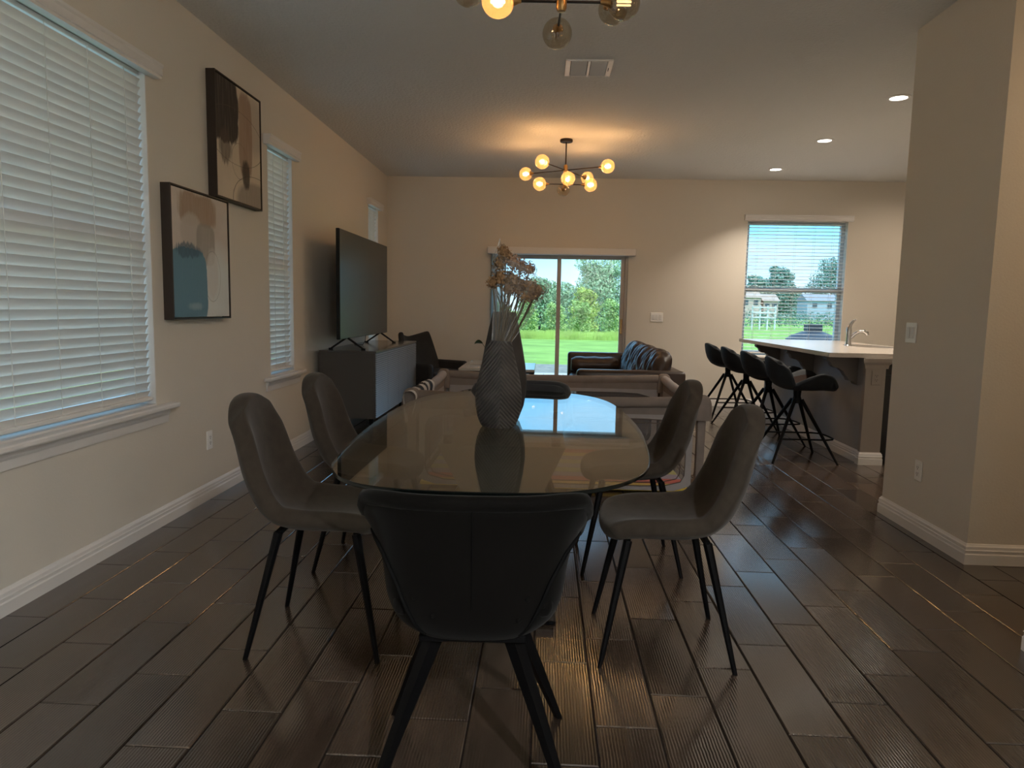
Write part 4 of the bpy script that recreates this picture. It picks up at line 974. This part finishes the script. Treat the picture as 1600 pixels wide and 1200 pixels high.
# ---- bar stools
BS = [(0.0, -0.264, 0.885, 0.150, 0.05, -0.050), (0.08, -0.266, 0.855, 0.168, 0.08, -0.030), (0.22, -0.258, 0.79, 0.190, 0.115, 0), (0.36, -0.235, 0.715, 0.195, 0.13, 0.0), (0.47, -0.19, 0.655, 0.185, 0.10, 0.02),
      (0.57, -0.11, 0.620, 0.185, 0.03, 0.035), (0.68, 0.0, 0.610, 0.215, 0.0, 0.105), (0.80, 0.12, 0.610, 0.232, 0.0, 0.155), (0.90, 0.22, 0.615, 0.222, 0.0, 0.125), (1.0, 0.305, 0.610, 0.190, -0.045, 0.025)]
def bar_stool():
    t = thing('bar_stool', 'x', 'stool', group='dark bucket stools along the bar')
    sh = MB().grid(shell_fn(BS, 2.2), 26, 12).build('bucket_seat', MAT['stool_leather'], t); subsurf(sh, 2, 0.038, 0)
    def inn(u, v):
        f_ = shell_fn(BS, 2.2); a_ = 0.05 + 0.92 * u; b_ = 0.035 + 0.93 * v; p = Vector(f_(a_, b_))
        nn = (Vector(f_(a_, b_ + 0.01)) - Vector(f_(a_, b_ - 0.01))).cross(Vector(f_(a_ + 0.01, b_)) - Vector(f_(a_ - 0.01, b_))).normalized()
        return p + nn * (0.0245 - 0.012 * max(abs(2 * u - 1), abs(2 * v - 1)) ** 8)
    pd_ = MB().grid(inn, 16, 8).build('inner_pad', MAT['stool_inner'], t); subsurf(pd_, 1); pd_.data.shade_smooth()
    c = MB(); c.tube([(0, 0, 0.592), (0, 0, 0.54)], [0.034, 0.030], 14); c.tube([(0, 0, 0.542), (0, 0, 0.485)], [0.030, 0.048], 14); c.build('column', MAT['black_metal'], t, True)
    for sx_ in (-1, 1):
        for sy in (-1, 1):
            flat_foot(leg_mesh((sx_ * 0.030, sy * 0.030, 0.515), (sx_ * 0.270, sy * 0.270, 0.004), 0.0165, 0.0115)).build('leg', MAT['black_metal'], t, True)
    q = 0.176; z = 0.195
    pts = [(-q, -q, z), (-q - 0.005, 0.0, z), (-q - 0.005, q + 0.03, z), (-q + 0.02, q + 0.085, z), (-q + 0.07, q + 0.11, z), (0, q + 0.115, z), (q - 0.07, q + 0.11, z), (q - 0.02, q + 0.085, z), (q + 0.005, q + 0.03, z), (q + 0.005, 0, z), (q, -q, z)]
    MB().tube(pts, 0.0075, 8).build('footrest', MAT['black_metal'], t, True)
    return t
st = bar_stool()
for i, (y, rz, lb) in enumerate([(6.205, -PI / 2 + 0.02, 'first dark bucket stool at the bar, nearest the camera with its footrest in full view'),
                                 (7.00, -PI / 2 + 0.12, 'second dark bucket stool along the bar, behind the nearest one'),
                                 (7.77, -PI / 2 + 0.06, 'third dark bucket stool along the bar'),
                                 (8.55, -PI / 2 + 0.10, 'last dark bucket stool along the bar, nearest the back wall')]):
    c = st if i == 0 else copy_tree(st)
    c.location = (2.195, y, 0); c.rotation_euler = (0, 0, rz); c['label'] = lb

# ================================================================ OUTDOORS
GZ = -0.12
def ground(name, x0, x1, y0, y1, z, mat): return struct(MB().box((x0, y0, z - 0.1), (x1, y1, z)).build(name, mat))
ground('lawn_ground', -90, 140, -60, 260, GZ - 0.02, MAT['lawn'])
pat = ground('patio', -1.6, 5.6, BW + TH + 0.01, 15.0, GZ, MAT['grout'])
ground('gravel_bed', -3.0, 6.5, 15.0, 17.6, GZ - 0.01, MAT['gravel'])
pm = MB().box((0, 0, 0), (0.395, 0.195, 0.02), 0.004).mesh('paver', MAT['patio'])
for j in range(26):
    for i in range(6):
        o = bpy.data.objects.new('paver', pm); COL.objects.link(o); o.parent = pat; o.location = (-1.2 + i * 0.4 + (j % 2) * 0.2, BW + TH + 0.03 + j * 0.2, GZ)
ground('added_bounce_ground', LW - 4.5, LW - TH - 0.02, -4, 12, GZ, MAT['patio'])  # unseen pale strip added so the blinds catch less green bounce
def leaves(mbx, c, rx, ry, rz, n_, s, rng, hollow=0.55):
    for _ in range(n_):
        d_ = Vector((rng.gauss(0, 1), rng.gauss(0, 1), rng.gauss(0, 1))).normalized(); r_ = rng.uniform(hollow, 1.0)
        p = Vector((c[0] + d_.x * rx * r_, c[1] + d_.y * ry * r_, max(0.03, c[2] + d_.z * rz * r_)))
        a = Vector((rng.gauss(0, 1), rng.gauss(0, 1), rng.gauss(0, 1))).normalized(); b_ = a.cross(d_ + Vector((0.01, 0.02, 0.5))).normalized(); q = s * rng.uniform(0.6, 1.3)
        mbx.add([p - a * q, p - b_ * q * 0.5, p + a * q, p + b_ * q * 0.5], [(0, 1, 2, 3)])
def tree(name, label, cat, x, y, h, w, mat, n_, s, seed, group=None, trunk=True, shape=0):
    """crown built of leaf clumps: shape 0 rounded, 1 fills right down to the ground"""
    rng = random.Random(seed); t = thing(name, label, cat, (x, y, GZ), 0, group); b = MB()
    nc = 26; z0 = h * (0.12 if shape else 0.24)
    for k in range(nc):
        q = (k + 0.5) / nc; cz = lerp(z0, h * 0.88, q); env = w / 2 * (math.sin(PI * lerp(0.34 if shape else 0.2, 0.86, q)) ** 0.7)
        a = k * 2.4 + rng.uniform(-0.4, 0.4); rad = env * 0.62 * math.sqrt(rng.random()) ; cr_ = max(w * 0.13, env * rng.uniform(0.34, 0.5))
        leaves(b, (math.cos(a) * rad, math.sin(a) * rad * 0.8, cz), cr_, cr_ * 0.9, cr_ * 0.75, n_ // nc, s, rng)
    b.build('crown', mat, t)
    if trunk:
        tk = MB(); tk.tube([(0, 0, 0), (0.03 * w, 0, h * 0.3), (-0.02 * w, 0, h * 0.7)], [h * 0.022, h * 0.016, h * 0.006], 8)
        for k in range(5):
            a = rng.uniform(0, 2 * PI); tk.tube([(0, 0, h * (0.2 + 0.08 * k)), (math.cos(a) * w * 0.25, math.sin(a) * w * 0.2, h * (0.42 + 0.08 * k))], [h * 0.009, h * 0.004], 5)
        tk.build('trunk', MAT['bark'], t, True)
    return t
# seen through the sliding door
tree('broad_tree', 'tall blue-green tree seen through the right pane of the sliding door', 'tree', 3.45, 45, 4.8, 6.0, MAT['foliage_dark'], 15000, 0.085, 11, shape=1)
tree('yellow_tree', 'yellow-green young tree in front of the taller one outside the sliding door', 'tree', 2.15, 39.2, 2.75, 2.1, MAT['foliage_yellow'], 5200, 0.06, 12, shape=1)
tree('leafy_tree', 'low green tree seen behind the dried flowers through the left pane', 'tree', -0.35, 45.5, 3.5, 3.4, MAT['foliage_dark'], 6000, 0.085, 13, shape=1)
tree('leafy_tree', 'dark tree outside at the handle side of the sliding door', 'tree', 8.3, 49, 4.6, 3.6, MAT['foliage_dark'], 5000, 0.09, 14, shape=1)
tree('leafy_tree', 'dark tree outside beyond the drawn-back vertical vanes', 'tree', -4.2, 46, 3.0, 3.4, MAT['foliage_dark'], 4500, 0.09, 15, shape=1)
tree('leafy_tree', 'low hazy tree seen right of the door stile, behind the yellow-green tree', 'tree', 1.0, 50.5, 3.3, 4.6, MAT['foliage_dark'], 7000, 0.09, 16, shape=1)
bush_labels = ['bright bush beyond the lawn, hidden mostly by the vertical vanes', 'bright bush beyond the lawn, just left of the dried flowers', 'bright bush beyond the lawn, behind the flower stems', 'bright bush beyond the lawn, right of the flower stems in the left pane',
               'bright bush beyond the lawn, behind the door stile', 'bright bush beyond the lawn, under the yellow-green tree', 'bright bush beyond the lawn, right of the yellow-green tree', 'bright bush beyond the lawn, close to the door handle', 'bright bush beyond the lawn, past the door handle']
for k in range(9):
    tree('meadow_bush', bush_labels[k], 'bush', -4.9 + k * 1.34, 34.2 + 1.6 * (k % 2), R.uniform(1.65, 2.05), 1.55, MAT['foliage_light'], 2200, 0.055, 40 + k, 'bushes along the far edge of the lawn', trunk=False, shape=1)
gb = MB(); rg = random.Random(3)
for _ in range(20000):
    x, y = rg.uniform(-6, 9), rg.uniform(31.9, 33.3); hh = rg.uniform(0.15, 0.5) * (0.75 + 0.35 * noise.noise(Vector((x * 1.3, y, 0)))); lx = rg.uniform(-0.14, 0.14)
    gb.add([(x - 0.008, y, GZ - 0.02), (x + 0.008, y, GZ - 0.02), (x + lx + 0.003, y, GZ + hh), (x + lx - 0.003, y, GZ + hh)], [(0, 1, 2, 3)])
tag(gb.build('tall_grass', MAT['meadow']), 'tall wild grass along the far edge of the lawn', 'grass', kind='stuff')
# seen through the kitchen window
for (x, y, h, w_, sd, lb) in ((48.6, 168, 10.4, 10, 21, 'low rounded distant tree at the left of the kitchen window'), (57.0, 178, 13.4, 11, 22, 'pointed distant tree near the middle of the kitchen window'), (69.2, 172, 14.6, 20, 23, 'big rounded distant tree at the right of the kitchen window'), (66.0, 198, 9.2, 10, 24, 'low distant shrub between the larger trees outside the kitchen window'), (39, 182, 12, 9, 25, 'distant tree just outside the left edge of the kitchen window')):
    tree('distant_tree', lb, 'tree', x, y, h, w_, MAT['foliage_far'], 10400, 0.27, sd, 'trees beyond the neighbouring houses', shape=1)
def house(label, x, y, w_, h, wall, roof):
    t = thing('neighbour_house', label, 'house', (x, y, GZ), 0, 'houses across the field')
    MB().box((-w_ / 2, 0, 0), (w_ / 2, 6, h)).build('walls', MAT[wall], t)
    MB().prism([(-w_ / 2 - 0.3, -0.4, h), (-w_ / 2 - 0.3, 6.4, h), (-w_ / 2 - 0.3, 3, h + 1.5)], (w_ + 0.6, 0, 0)).build('roof', MAT[roof], t)
    for k in (-1, 1):
        MB().box((k * w_ * 0.25 - 0.45, -0.05, h - 1.5), (k * w_ * 0.25 + 0.45, 0.0, h - 0.5)).build('window', MAT['far_window'], t)
house('pale pink house far off, leftmost through the kitchen window', 42.5, 150, 4.0, 4.3, 'house_pink', 'roof_tan')
house('small tan-roofed house far off, left of the window middle', 47.2, 152, 3.0, 3.7, 'house_pink', 'roof_tan')
house('blue-grey house far off, right of the window middle', 57.0, 150, 6.0, 3.9, 'house_blue', 'roof_grey')
house('white house far off, rightmost through the kitchen window', 63.0, 151, 3.6, 4.4, 'house_white', 'roof_grey')
def fence(label, x, y, w_):
    t = thing('rail_fence', label, 'fence', (x, y, GZ))
    n_ = int(w_ / 0.6)
    for k in range(n_ + 1): MB().box((k * 0.6 - 0.05, -0.05, 0), (k * 0.6 + 0.05, 0.05, 1.9)).build('post', MAT['house_white'], t)
    for z in (0.9, 1.3, 1.7): MB().box((-0.05, -0.12, z), (n_ * 0.6 + 0.05, -0.05, z + 0.10)).build('rail', MAT['house_white'], t)
fence('white rail fence across the field, at the left of the kitchen window', 16.6, 58, 1.9)
fence('white rail fence across the field, at the right of the kitchen window', 24.4, 58, 1.3)
hb_ = MB(); rg = random.Random(5)
for k in range(34): leaves(hb_, (14 + k * 0.5, 61 + rg.uniform(-0.3, 0.3), 0.7), 0.6, 0.4, 0.55 + rg.uniform(0, 0.35), 160, 0.09, rg)
tag(hb_.build('field_hedge', MAT['foliage_far']), 'low grey-green hedge across the field', 'hedge', kind='stuff')
gr = thing('patio_grill', 'dark covered patio grill with a square cap outside the kitchen window', 'grill', (4.62, 12.5, GZ))
b = MB(); b.lathe([(0.43, 0.90), (0.44, 0.925), (0.36, 0.99), (0.22, 1.045), (0.12, 1.075)], 24, cap=True); b.build('lid', MAT['grill'], gr, True)
MB().box((-0.12, -0.12, 1.07), (0.12, 0.12, 1.19), 0.01).build('cap', MAT['grill'], gr)
MB().lathe([(0.001, 0.0), (0.27, 0.0), (0.30, 0.55), (0.30, 0.905), (0.001, 0.905)], 24, cap=False).build('body', MAT['grill_body'], gr, True)
